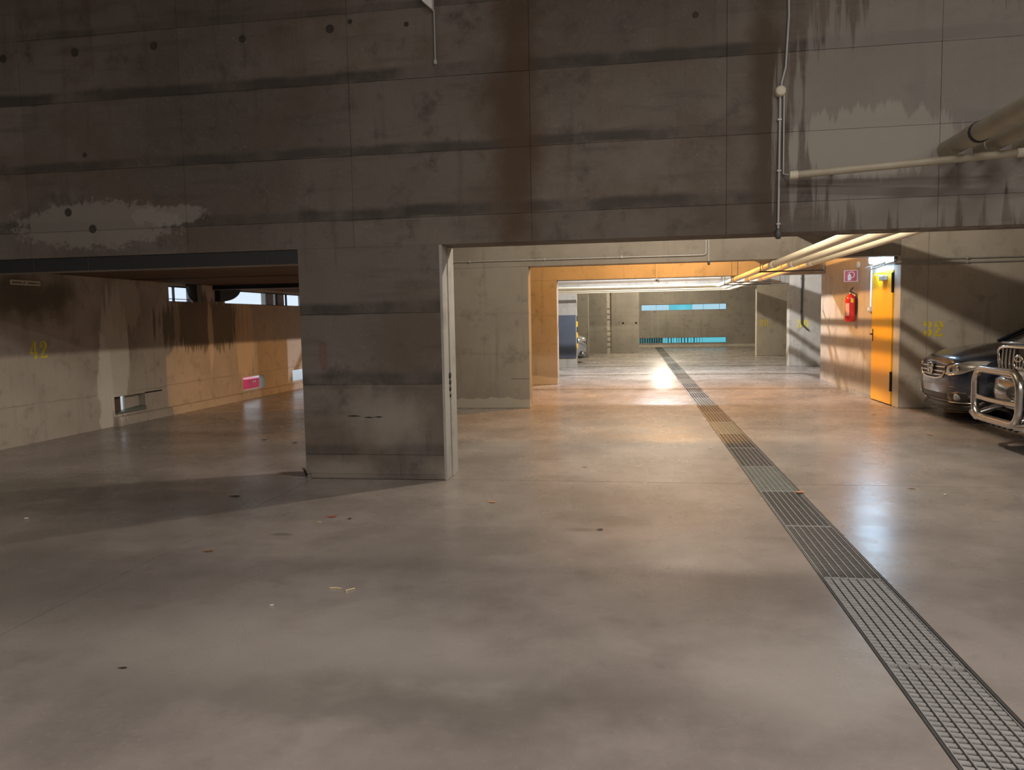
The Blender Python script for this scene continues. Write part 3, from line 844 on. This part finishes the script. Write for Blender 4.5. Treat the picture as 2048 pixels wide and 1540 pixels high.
# conduit with switch box beside the door
e = empty('switch_conduit', (XS, 13.5, 1.45))
adopt(MB().tube([(XS-.015, 13.50, 2.18), (XS-.015, 13.50, 1.52)], .014, 10).build('conduit_run', M_white), e)
adopt(MB().bevbox(XS-.05, XS, 13.44, 13.57, 1.44, 1.53, .006).build('switch_box', M_conduit), e)
adopt(MB().bevbox(XS-.056, XS-.048, 13.47, 13.54, 1.46, 1.51, .003).build('rocker', M_white), e)
tag(e, 'white conduit ending in a small grey switch box beside the yellow door', 'switch')

# fire extinguisher
e = empty('fire_extinguisher', (3.765, 14.38, 1.27))
ex, ey = 3.765, 14.38
adopt(MB().lathe([(0, 1.275), (.07, 1.272), (.085, 1.29), (.087, 1.32), (.087, 1.66), (.082, 1.70), (.055, 1.735), (.026, 1.75), (.026, 1.765), (0, 1.765)], ex, ey, 24).build('cylinder_body', M_red), e)
def patch(name, mat, a0, a1, z0, z1, r=.0885):
    rows = []
    for z in (z0, z1):
        rows.append([(ex+r*math.cos(math.radians(a0+(a1-a0)*i/8)), ey+r*math.sin(math.radians(a0+(a1-a0)*i/8)), z) for i in range(9)])
    return adopt(MB().grid(rows).build(name, mat), e)
patch('instruction_label', plain('pink_white_label', (.80, .42, .36), .5, noise=.15, nscale=90), 195, 245, 1.38, 1.60)
patch('round_seal', M_num, 262, 290, 1.61, 1.68)
adopt(MB().lathe([(.02, 1.76), (.02, 1.79), (.012, 1.80)], ex, ey, 12).build('valve', M_galv), e)
adopt(MB().tube([(ex-.01, ey, 1.80), (ex+.0, ey-.03, 1.835), (ex+.03, ey-.06, 1.87)], .010, 8).build('carry_handle', M_black), e)
adopt(MB().tube([(ex-.01, ey, 1.79), (ex+.01, ey-.06, 1.80)], .008, 8).build('trigger', M_black), e)
adopt(MB().tube([(ex+.02, ey-.02, 1.785), (ex+.075, ey-.06, 1.76), (ex+.085, ey-.06, 1.65), (ex+.08, ey-.06, 1.40)], .010, 8).build('hose', M_black), e)
adopt(MB().bevbox(3.80, XS, ey-.03, ey+.03, 1.60, 1.72, .004).build('wall_bracket', M_galvdark), e)
tag(e, 'red fire extinguisher hung on the wall left of the yellow door', 'extinguisher')

# red pictogram sign projecting from the wall
e = empty('extinguisher_sign', (3.74, 14.3, 1.97))
sx0, sx1, sz0, sz1, sy = 3.632, 3.862, 1.972, 2.172, 14.30
adopt(MB().bevbox(sx0, sx1, sy, sy+.006, sz0, sz1, .001).build('sign_border', M_white), e)
adopt(MB().box(sx0+.010, sx1-.018, sy-.0015, sy, sz0+.010, sz1-.010).build('sign_field', M_signred), e)
def pic(polys, name):
    mb = MB()
    for poly in polys:
        mb.add([(sx0+.01+a*.205, sy-.003, sz0+.01+b*.18) for a, b in poly], [tuple(range(len(poly)))])
    return adopt(mb.build(name, M_white, fix=False), e)
pic([[(.24, .08), (.52, .08), (.52, .58), (.46, .66), (.30, .66), (.24, .58)], [(.34, .66), (.42, .66), (.42, .78), (.34, .78)], [(.30, .78), (.52, .84), (.52, .88), (.28, .84)]]
    + arc(.56, .62, .26, .30, .20, .23, 120, -80, 14) + [[(.52, .24), (.62, .34), (.60, .40), (.52, .33)]], 'pictogram')
adopt(MB().bevbox(sx1-.008, XS, sy, sy+.03, sz0+.03, sz1-.03, .002).build('sign_bracket', M_galv), e)
tag(e, 'red and white extinguisher pictogram sign projecting above the extinguisher', 'sign')
e = empty('wall_speaker', (3.84, 14.0, 2.2))
adopt(MB().lathe([(0, XS-.05), (.045, XS-.05), (.06, XS-.035), (.06, XS)], 14.25, 2.26, 16, 'x').build('round_housing', M_plate), e)
adopt(MB().lathe([(0, XS-.056), (.02, XS-.054), (.022, XS-.048)], 14.25, 2.26, 10, 'x').build('centre_cap', M_conduit), e)
tag(e, 'small round beige fitting on the wall above the red sign', 'wall fitting')

# small plate on the left wall
e = empty('wall_plate', (XL, 8.4, 1.96))
adopt(MB().bevbox(XL, XL+.012, 8.19, 8.66, 1.945, 2.005, .002).build('plate', M_plate), e)
for (a, b, z) in ((8.21, 8.36, 1.972), (8.38, 8.42, 1.972), (8.45, 8.60, 1.972), (8.615, 8.64, 1.975)):
    adopt(MB().box(XL+.0122, XL+.0128, a, b, z-.010, z+.010).build('faded_lettering', M_ink), e)
tag(e, 'small beige plate with faded lettering high on the left wall', 'sign')

# dark blue panel and yellow edge strip on the fourth pillar
pnl = MB().bevbox(-2.75, XP-.02, P4-.03, P4, .29, 1.535, .006).build('wall_panel', M_bluepanel)
tag(pnl, 'dark blue impact panel fixed to the pale pillar', 'panel')
e = empty('edge_guard', (XP+.01, P4+.17, .45))
for k in range(6):
    adopt(MB().bevbox(XP, XP+.016, P4+.02, P4+TH-.02, .55+k*.16, .55+k*.16+.158, .003).build('guard_band', M_yellow if k % 2 == 0 else M_black), e)
tag(e, 'yellow and black edge guard on the end of the pillar with the blue panel', 'edge guard')

# ------------------------------------------------------------------ pendant lamps (above the picture, behind the beams)
def pendant(x, y, z, col, watts, label, top):
    e = empty('pendant_lamp', (x, y, z))
    adopt(MB().tube([(x, y, top), (x, y, z+.16)], .008, 8).build('cord', M_black), e)
    adopt(MB().lathe([(.03, z+.18), (.05, z+.16), (.055, z+.10), (.10, z+.09), (.105, z+.08), (0, z+.085)], x, y, 16).build('lamp_holder', M_galv), e)
    adopt(MB().lathe([(.04, z+.085), (.06, z+.06), (.05, z+.035), (0, z+.02)], x, y, 16).build('bulb', emit('bulb_glow', col, 12)), e)
    tag(e, label, 'lamp')
    L = bpy.data.lights.new('bulb_light', 'POINT'); L.energy = watts; L.color = col; L.shadow_soft_size = .05
    o = bpy.data.objects.new('bulb_light', L); C.objects.link(o); o.location = (x, y, z-.06)
for (x, y, z, c, w, lab) in BAY_LAMPS: pendant(x, y, z, c, w, lab, CEIL)
M_fill = emit('fill_tube_glow', (1.0, .95, .88), 6)
ORD = ['first', 'second', 'third', 'fourth', 'fifth', 'sixth', 'seventh', 'eighth', 'ninth', 'tenth', 'eleventh', 'twelfth', 'thirteenth', 'fourteenth', 'fifteenth']
for i, (x, y, w) in enumerate(HALL_FILL):  # unseen battens, added to fill the hall with soft light
    e = empty('fill_batten', (x, y, 5.4))
    adopt(MB().bevbox(x-.75, x+.75, y-.08, y+.08, 5.46, 5.6, .01).build('housing', M_white), e)
    adopt(MB().tube([(x-.70, y, 5.43), (x+.70, y, 5.43)], .02, 10).build('tube', M_fill), e)
    tag(e, 'added fill batten on the hall ceiling, ' + ORD[i] + ' counting from the back left', 'lamp', 'added fill battens on the hall ceiling')
    A_ = bpy.data.lights.new('fill_light', 'AREA'); A_.shape = 'RECTANGLE'; A_.size = 1.4; A_.size_y = .16
    A_.energy = w; A_.color = (1.0, .92, .86)
    o = bpy.data.objects.new('fill_light', A_); C.objects.link(o); o.location = (x, y, 5.38)

# ------------------------------------------------------------------ cars (nose towards -X by default)
def sect(x, w, zl, zh, n=4.0, m=28, crown=.0):
    """closed superellipse ring of a body section"""
    out = []
    zc, h = (zl+zh)/2, (zh-zl)/2
    for k in range(m):
        a = 2*PI*k/m
        c, s = math.cos(a), math.sin(a)
        yy = w*math.copysign(abs(c)**(2/n), c)
        zz = zc+h*math.copysign(abs(s)**(2/n), s)
        if s > 0: zz += crown*(1-(yy/w)**2)
        out.append((x, yy, zz))
    return out
def loft(stations, m=28):
    rows = [sect(*s[:4], n=(s[4] if len(s) > 4 else 4.0), m=m, crown=(s[5] if len(s) > 5 else 0)) for s in stations]
    mb = MB(); mb.grid(rows, True, True)
    mb.add(rows[0], [tuple(range(m))[::-1]], True); mb.add(rows[-1], [tuple(range(m))], True)
    return mb
def car_parent(name, X, Y, flip, label):
    e = empty(name, (X, Y, 0))
    if flip: e.rotation_euler = (0, 0, PI)
    return tag(e, label, 'car')
def wheel(par, x, y, r, s):
    yo = y*s
    t = MB().lathe([(r*.62, yo-.10), (r*.9, yo-.11), (r, yo-.08), (r, yo+.08), (r*.9, yo+.11), (r*.62, yo+.10), (r*.62, yo-.10)], x, r, 28, 'y').build('tyre', M_tyre, par)
    rim = MB().lathe([(0, yo+s*.07), (r*.15, yo+s*.075), (r*.18, yo+s*.04), (r*.55, yo+s*.06), (r*.63, yo+s*.09)], x, r, 24, 'y').build('rim', M_galv, t)
    MB().lathe([(r*1.16, yo+s*.02), (r*1.02, yo+s*.025), (r*1.02, yo-s*.25), (0, yo-s*.25)], x, r, 28, 'y').build('wheel_arch', M_black, par)
def bump_tube(par, name, pts, r, mat, n=10, closed=False):
    return MB().tube(pts, r, n, closed=closed).build(name, mat, par)
def rrect(yc, zc, hw, hh, r, x, n=5):
    pts = []
    for (sy, sz, a0) in ((1, 1, 0), (-1, 1, 90), (-1, -1, 180), (1, -1, 270)):
        for i in range(n+1):
            a = math.radians(a0+90*i/n)
            pts.append((x, yc+sy*(hw-r)+r*math.cos(a), zc+sz*(hh-r)+r*math.sin(a)))
    return pts
def surf_fn(stations):
    """x of the body surface in front view at (y, z): the first station whose section holds the point"""
    def inside(x, y, z):
        for a, b in zip(stations[:-1], stations[1:]):
            if a[0] <= x <= b[0]:
                t = (x-a[0])/(b[0]-a[0])
                w, zl, zh, n = [a[k]+(b[k]-a[k])*t for k in (1, 2, 3, 4)]
                return abs(y/w)**n+abs((z-(zl+zh)/2)/((zh-zl)/2))**n <= 1
        return True
    def f(y, z):
        if inside(stations[0][0], y, z): return stations[0][0]
        lo, hi = stations[0][0], 1.2
        for _ in range(22):
            m_ = (lo+hi)/2
            if inside(m_, y, z): hi = m_
            else: lo = m_
        return hi
    return f
def skin(par, name, mat, f, ys, zlo, zhi, off, nz=5):
    """panel lying on the body front: columns at ys between zlo(y) and zhi(y), raised by off"""
    rows = []
    for y in ys:
        a, b = zlo(y), zhi(y)
        col = []
        for k in range(nz):
            z = a+(b-a)*k/(nz-1)
            col.append((f(y, z)-off, y, z))
        rows.append([(col[0][0]+off+.012, y, a)]+col+[(col[-1][0]+off+.012, y, b)])
    return MB().grid(rows).build(name, mat, par)
def span(a, b, n): return [a+(b-a)*k/(n-1) for k in range(n)]
def lerp(pts):
    def g(y):
        for (y0, v0), (y1, v1) in zip(pts[:-1], pts[1:]):
            if y <= y1: return v0+(v1-v0)*max(0, (y-y0))/(y1-y0)
        return pts[-1][1]
    return g
def sedan(X, Y, flip, paint, label):
    e = car_parent('sedan_car', X, Y, flip, label)
    st = [(-.010, .10, .46, .60, 2.4), (-.004, .24, .39, .66, 2.5), (.002, .34, .34, .71, 2.6), (.012, .44, .29, .755, 2.7), (.03, .52, .25, .79, 2.8), (.06, .60, .22, .825, 3.0), (.10, .67, .20, .85, 3.2), (.16, .735, .18, .872, 3.4), (.25, .795, .17, .895, 3.6, .01),
          (.38, .845, .165, .915, 3.9, .02), (.6, .885, .17, .94, 4.2, .03), (.9, .91, .18, .965, 4.4, .035), (1.25, .92, .18, .985, 4.5, .035), (1.8, .92, .18, .98, 4.5),
          (3.2, .92, .18, .98, 4.5), (3.9, .91, .2, 1.0, 4.5, .03), (4.4, .86, .24, 1.0, 4, .02), (4.65, .76, .30, .94, 3.6), (4.75, .6, .36, .87, 3.2)]
    f = surf_fn([t[:5] for t in st])
    loft(st, 40).build('car_body', paint, e)
    cab = [(1.08, .68, .93, .99, 3), (1.4, .73, .93, 1.15, 3.2), (1.8, .72, .93, 1.34, 3.4), (2.2, .70, .93, 1.46, 3.6), (2.8, .69, .93, 1.49, 3.6), (3.3, .69, .93, 1.44, 3.5), (3.8, .69, .93, 1.24, 3.2), (4.2, .68, .93, 1.02, 3)]
    loft(cab).build('window_glass', M_glassdark, e)
    loft([(2.05, .58, 1.42, 1.445, 3), (2.4, .60, 1.44, 1.488, 3), (2.8, .61, 1.46, 1.508, 3), (3.3, .60, 1.42, 1.458, 3), (3.5, .56, 1.36, 1.385, 3)]).build('roof_panel', paint, e)
    for s in (-1, 1):
        bump_tube(e, 'roof_pillar', [(1.10, s*.74, .985), (1.5, s*.71, 1.19), (2.15, s*.62, 1.45)], .026, paint)
        bump_tube(e, 'wiper', [(1.10, s*.1, 1.005), (1.16, s*.1+.3, 1.02)], .008, M_black)
        for x in (.92, 3.72): wheel(e, x, .82, .32, s)
        MB().bevbox(1.66, 1.80, s*.98-.08, s*.98+.08, .99, 1.11, .03).build('side_mirror', paint, e)
    # grille: black opening, chrome bars, emblem
    gt = lerp([(-.40, .735), (0, .765), (.40, .735)]); gb = lerp([(-.40, .66), (-.33, .575), (-.18, .548), (.18, .548), (.33, .575), (.40, .66)])
    skin(e, 'grille_recess', M_black, f, span(-.395, .395, 17), gb, gt, .004)
    def contour(name, ys, zf, off, r, mat, par=None):
        return bump_tube(par or e, name, [(f(y, zf(y))-off, y, zf(y)) for y in ys], r, mat, 8)
    contour('grille_bar', span(-.385, .385, 17), lambda y: .700, .012, .011, M_chrome)
    contour('grille_bar', span(-.37, .37, 17), lambda y: .645, .012, .011, M_chrome)
    contour('grille_bar', span(-.34, .34, 17), lambda y: .595, .012, .008, M_chrome)
    contour('grille_surround', span(-.40, .40, 21), gb, .010, .013, M_chrome)
    x0 = f(0, .67)-.018
    em = MB().prism([(-.080, .735), (.080, .735), (.058, .60), (-.058, .60)], x0-.012, x0+.03, 'x').build('emblem', M_black, e)
    bump_tube(em, 'emblem_frame', [(x0-.016, -.084, .738), (x0-.016, 0, .742), (x0-.016, .084, .738), (x0-.016, .072, .66), (x0-.016, .058, .598), (x0-.016, -.058, .598), (x0-.016, -.072, .66)], .011, M_chrome, 8, True)
    for s in (-1, 1): bump_tube(em, 'emblem_stroke', [(x0-.016, s*.046, .725), (x0-.016, s*.034, .67), (x0-.016, s*.032, .61)], .012, M_chrome, 8)
    bump_tube(em, 'emblem_stroke', [(x0-.016, -.036, .667), (x0-.016, .036, .667)], .010, M_chrome, 8)
    for s in (-1, 1):
        ysr = [s*v for v in span(.42, .80, 12)]
        hl = lerp([(.42, .625), (.50, .605), (.66, .635), (.80, .715)]); hh = lerp([(.42, .715), (.50, .745), (.66, .785), (.80, .80)])
        h = skin(e, 'headlight', M_lens, f, ysr, lambda y: hl(abs(y)), lambda y: hh(abs(y)), .010, 6)
        for (yy, zz, r) in ((.50, .672, .034), (.60, .695, .040)):
            xx = f(s*yy, zz)-.012
            MB().lathe([(0, xx-.012), (r*.7, xx-.008), (r, xx+.004)], s*yy, zz, 14, 'x').build('projector', M_chrome if yy > .55 else M_black, h)
        contour('headlight_trim', ysr, lambda y: hl(abs(y)), .012, .009, M_chrome)
        contour('hood_shut_line', ysr, lambda y: hh(abs(y))+.012, .002, .006, M_black)
        fl = lerp([(.46, .265), (.74, .285)]); fh = lerp([(.46, .37), (.60, .40), (.74, .40)])
        fr_ = skin(e, 'fog_recess', M_black, f, [s*v for v in span(.47, .71, 9)], lambda y: fl(abs(y)), lambda y: fh(abs(y)), .005)
        xx = f(s*.58, .335)
        MB().lathe([(0, xx-.03), (.035, xx-.028), (.048, xx-.012), (.05, xx+.05)], s*.58, .335, 16, 'x').build('fog_lamp', M_lens, fr_)
        contour('fog_trim', [s*v for v in span(.40, .74, 10)], lambda y: .255+.02*(abs(y)-.4), .006, .010, M_chrome)
        contour('bumper_crease', [s*v for v in span(.10, .74, 14)], lambda y: .47-.02*abs(y), .001, .006, paint)
    rows = []
    for t in span(-1, 1, 21):
        y = t*.74; x = f(y*.95, .235)
        rows.append([(x+.02, y, .25), (x-.035, y, .175), (x-.03, y, .155), (x+.05, y*.98, .15)])
    MB().grid(rows).build('front_spoiler', M_black, e)
    skin(e, 'lower_intake', M_black, f, span(-.40, .40, 15), lambda y: .275, lambda y: .36, .004)
    MB().bevbox(.6, 4.3, -.75, .75, .14, .22, .02).build('underbody', M_black, e)
    return e
blue = sedan(3.955, 11.03, False, M_navy, 'navy blue sedan parked nose out under the number 32')

def suv(X, Y, paint, label):
    e = car_parent('suv_car', X, Y, False, label)
    st = [(0, .52, .50, 1.04, 3.4), (.03, .62, .46, 1.085, 3.6), (.09, .72, .43, 1.12, 3.8), (.2, .82, .41, 1.15, 4, .015), (.4, .90, .40, 1.175, 4.4, .03),
          (.8, .935, .40, 1.20, 4.8, .04), (1.3, .945, .40, 1.23, 5, .04), (1.7, .945, .40, 1.23, 5), (4.3, .94, .42, 1.20, 5), (4.65, .90, .45, 1.16, 4.6), (4.78, .82, .5, 1.1, 4)]
    loft(st).build('car_body', paint, e)
    cab = [(1.3, .76, 1.10, 1.20, 3.2), (1.6, .80, 1.10, 1.42, 3.6), (1.95, .79, 1.10, 1.68, 4), (2.3, .78, 1.1, 1.80, 4.2), (3.4, .78, 1.1, 1.83, 4.2), (4.4, .78, 1.1, 1.76, 4.2), (4.68, .77, 1.1, 1.5, 4)]
    loft(cab).build('window_glass', M_glassdark, e)
    loft([(2.1, .68, 1.74, 1.80, 3.4), (2.6, .71, 1.79, 1.86, 3.6), (3.6, .71, 1.79, 1.87, 3.6), (4.5, .68, 1.70, 1.78, 3.4)]).build('roof_panel', paint, e)
    for s in (-1, 1):
        bump_tube(e, 'roof_pillar', [(1.35, s*.80, 1.18), (1.7, s*.79, 1.47), (2.15, s*.72, 1.77)], .035, paint)
        bump_tube(e, 'roof_rail', [(2.4, s*.66, 1.88), (3.3, s*.66, 1.90), (4.2, s*.64, 1.86)], .02, M_chrome)
        for x in (.92, 3.70): wheel(e, x, .83, .38, s)
        rows = []
        for i in range(9):
            t = i/8
            yy = s*(.50+.38*t); xx = -.02+.02*t+.30*t*t
            z0 = .80+.02*t; z1 = 1.0+.02*t
            rows.append([(xx, yy, z0), (xx-.018, yy+s*.004, (z0+z1)/2), (xx, yy, z1), (xx+.05, yy, z1+.015)])
        MB().grid(rows).build('headlight', M_lens, e)
        bump_tube(e, 'headlight_trim', [(r_[2][0]-.004, r_[2][1], r_[2][2]) for r_ in rows], .010, M_chrome, 8)
        MB().lathe([(0, .02), (.05, .015), (.065, .03), (.07, .12)], s*.60, .58, 16, 'x').build('fog_lamp', M_lens, e)
        MB().bevbox(1.45, 1.62, s*1.02-.10, s*1.02+.10, 1.22, 1.42, .03).build('side_mirror', paint, e)
    # grille
    gz, gh, gw = .895, .135, .455
    MB().prism([(-gw, gz+gh), (gw, gz+gh), (gw-.05, gz-gh), (-gw+.05, gz-gh)], -.03, .04, 'x').build('grille_recess', M_black, e)
    pts = [(-.045, -gw, gz+gh), (-.06, 0, gz+gh+.02), (-.045, gw, gz+gh), (-.04, gw+.012, gz), (-.045, gw-.04, gz-gh), (-.06, 0, gz-gh-.01), (-.045, -gw+.04, gz-gh), (-.04, -gw-.012, gz)]
    sm = []
    for i in range(8):
        a, b, c, d = [Vector(pts[(i+k-1) % 8]) for k in range(4)]
        for t in (0, .25, .5, .75):
            sm.append(.5*((2*b)+(c-a)*t+(2*a-5*b+4*c-d)*t*t+(3*b-a-3*c+d)*t**3))
    bump_tube(e, 'grille_surround', sm, .017, M_chrome, 10, True)
    for k in range(-5, 6):
        yb = k*.078
        if abs(yb) < .1: continue
        bump_tube(e, 'grille_bar', [(-.040, yb, gz-gh+.01), (-.052, yb, gz), (-.044, yb, gz+gh-.005)], .012, M_chrome, 8)
    bump_tube(e, 'hood_lip', [(-.02+.10*(t/.7)**2, t, 1.085-.01*(t/.7)**2) for t in [.7*(i/10-1) for i in range(21)]], .014, paint, 8)
    # emblem: three interlaced ellipses
    em = MB().tube([(-.075, .095*math.cos(2*PI*i/28), gz+.01+.066*math.sin(2*PI*i/28)) for i in range(28)], .009, 8, closed=True).build('emblem_ring', M_chrome, e)
    MB().tube([(-.078, .034*math.cos(2*PI*i/24), gz+.01+.062*math.sin(2*PI*i/24)) for i in range(24)], .008, 8, closed=True).build('emblem_ellipse', M_chrome, em)
    MB().tube([(-.080, .070*math.cos(2*PI*i/24), gz+.042+.026*math.sin(2*PI*i/24)) for i in range(24)], .008, 8, closed=True).build('emblem_ellipse', M_chrome, em)
    MB().bevbox(-.055, -.03, -.05, .05, gz-gh, gz-.05, .01).build('emblem_mount', M_galv, e)
    # bumper and nudge bar
    rows = []
    for t in [i/16*2-1 for i in range(17)]:
        xx = -.09+.36*t**4; rows.append([(xx+.06, t*.90, .42), (xx, t*.91, .47), (xx-.02, t*.91, .58), (xx, t*.91, .70), (xx+.06, t*.90, .74)])
    MB().grid(rows).build('front_bumper', paint, e)
    nb = empty('nudge_bar'); nb.parent = e; nb['label'] = 'polished tubular nudge bar on the front of the dark car'
    hx = -.27
    loop = rrect(0, .575, .47, .245, .16, hx, 7)
    bump_tube(nb, 'hoop_tube', loop, .038, M_satin, 14, True)
    bump_tube(nb, 'cross_tube', [(hx+.005, -.46, .53), (hx+.0, -.2, .525), (hx+.0, .2, .525), (hx+.005, .46, .53)], .025, M_satin, 12)
    for s in (-1, 1):
        bump_tube(nb, 'stay_tube', [(hx, s*.40, .36), (hx+.25, s*.40, .45)], .03, M_satin, 10)
        bump_tube(nb, 'lower_tube', [(hx, s*.42, .32), (hx+.04, s*.62, .345), (hx+.22, s*.80, .40)], .032, M_satin, 12)
    sk = MB().grid([[(hx+.02, -.44, .36), (hx+.02, .44, .36)], [(hx+.09, -.42, .27), (hx+.09, .42, .27)], [(hx+.34, -.40, .22), (hx+.34, .40, .22)]], False).build('skid_plate', M_satin, nb)
    for k in range(-3, 4):
        MB().tube([(hx-.005, k*.115-.02, .35), (hx+.055, k*.115+.02, .275)], .022, 10).build('skid_slot', M_dark, nb)
    MB().bevbox(.7, 4.3, -.8, .8, .36, .46, .03).build('underbody', M_black, e)
    return e
suv(3.78, 8.17, M_suv, 'dark off-road car with chrome grille and tubular nudge bar at the right edge')
sedan(-1.56, 25.3, True, M_silver, 'silver car nose just showing behind the pillar with the blue panel')

# ------------------------------------------------------------------ leaves and scraps on the floor
def leaf(x, y, L, W, rot, mat, label, curl=.3, z=.002):
    rows = []
    n = 6
    for i in range(n+1):
        t = i/n
        w = W*math.sin(PI*(.06+.88*t))**.8
        zz = curl*L*(t-.5)**2
        rows.append([((t-.5)*L, -w, zz+curl*w*.8), ((t-.5)*L, 0, zz), ((t-.5)*L, w, zz+curl*w*.8)])
    mb = MB().grid(rows, True)
    mb.tube([(-.5*L, 0, curl*L*.25), (-.75*L, 0, curl*L*.2)], .0015, 5)
    o = mb.build('fallen_leaf', mat)
    o.location = (x, y, z); o.rotation_euler = (0, 0, math.radians(rot))
    return tag(o, label, 'leaf', 'leaves and scraps on the floor')
def scrap(x, y, pts, w, mat, label):
    mb = MB()
    for a, b in zip(pts[:-1], pts[1:]):
        mb.tube([(a[0], a[1], w*.6), (b[0], b[1], w*.6)], w*.5, 5)
    o = mb.build('paper_scrap', mat); o.location = (x, y, .0)
    return tag(o, label, 'scrap', 'leaves and scraps on the floor')
leaf(-3.247, 5.778, .085, .026, 5, M_leafdark, 'dark leaf on the floor left of the pillar foot')
leaf(-2.63, 4.336, .055, .016, 20, M_leafbrown, 'brown leaf left of centre on the near floor')
leaf(-2.18, 5.22, .07, .014, 15, M_leafred, 'reddish leaf on the floor before the pillar')
leaf(-2.03, 5.18, .035, .012, 80, M_leafdark, 'tiny dark leaf beside the reddish one')
leaf(-1.092, 5.758, .06, .018, -15, M_leaforange, 'orange leaf on the floor right of the pillar foot')
leaf(1.289, 6.267, .075, .024, 10, M_leaforange, 'pale orange leaf lying on the right edge of the drain', z=.004)
leaf(.808, 8.394, .05, .015, 40, M_pale, 'pale scrap of leaf left of the drain beyond the front wall')
leaf(-4.48, 8.74, .06, .02, 30, M_leafdark, 'dark leaf on the stall floor left of the pillar')
leaf(-3.99, 8.53, .07, .02, -10, M_leafdark, 'dark leaf on the stall floor close to the pillar')
leaf(3.36, 9.415, .06, .02, 0, M_leaforange, 'orange leaf on the floor before the two parked cars')
leaf(3.51, 11.0, .05, .02, 50, M_pale, 'pale leaf on the floor before the navy sedan')
leaf(3.3, 11.3, .05, .018, 10, M_leafbrown, 'brown leaf on the floor between drain and yellow door')
leaf(2.19, 6.48, .05, .014, 0, M_leafbrown, 'small brown leaf on the right floor at the wall line')
leaf(2.36, 6.28, .04, .012, 70, M_pale, 'small pale leaf on the right floor by the wall line')
leaf(-2.18, 9.67, .05, .015, 20, M_pale, 'pale leaf on the floor under the beige beam')
leaf(-2.6, 10.3, .05, .015, 60, M_pale, 'pale leaf on the floor beside the second pillar')
leaf(-.47, 7.22, .04, .012, 0, M_leafbrown, 'small brown leaf in the middle of the drive')
leaf(-.23, 5.05, .04, .014, 30, M_leafdark, 'dark speck of leaf among the stains in mid floor')
leaf(-2.09, 2.77, .03, .008, 10, M_leafdark, 'dark speck of leaf on the lower left floor')
scrap(-1.57, 3.772, [(-.035, 0), (0, .006), (.03, -.002)], .008, M_leafyel, 'pale yellow straw scrap, left one of the pair')
scrap(-1.489, 3.75, [(.0, -.03), (-.015, -.005), (.02, .03)], .008, M_leafyel, 'bent yellow straw scrap, right one of the pair')
scrap(-4.459, 4.955, [(-.012, 0), (.015, .008)], .014, M_pale, 'white scrap on the far left floor')
scrap(-1.80, 3.50, [(-.008, 0), (.01, .006)], .008, M_pale, 'tiny white scrap below the yellow straws')
scrap(-2.21, 5.067, [(-.02, 0), (.01, .004)], .007, M_leafyel, 'tiny yellow scrap below the reddish leaf')
# small weed clump at the pillar foot
e = empty('dead_weed', (-3.0, 6.72, 0))
random.seed(11)
for k in range(9):
    a = random.uniform(0, 2*PI); h = random.uniform(.04, .12); sp = random.uniform(.01, .05)
    adopt(MB().tube([(-3.0, 6.62, 0), (-3.0+sp*.5*math.cos(a), 6.62+sp*.5*math.sin(a), h*.6), (-3.0+sp*math.cos(a), 6.62+sp*math.sin(a), h)], [.004, .006, .002], 5).build('stalk', M_leafdark), e)
tag(e, 'dark dead weed clump at the left foot of the pillar', 'weed')
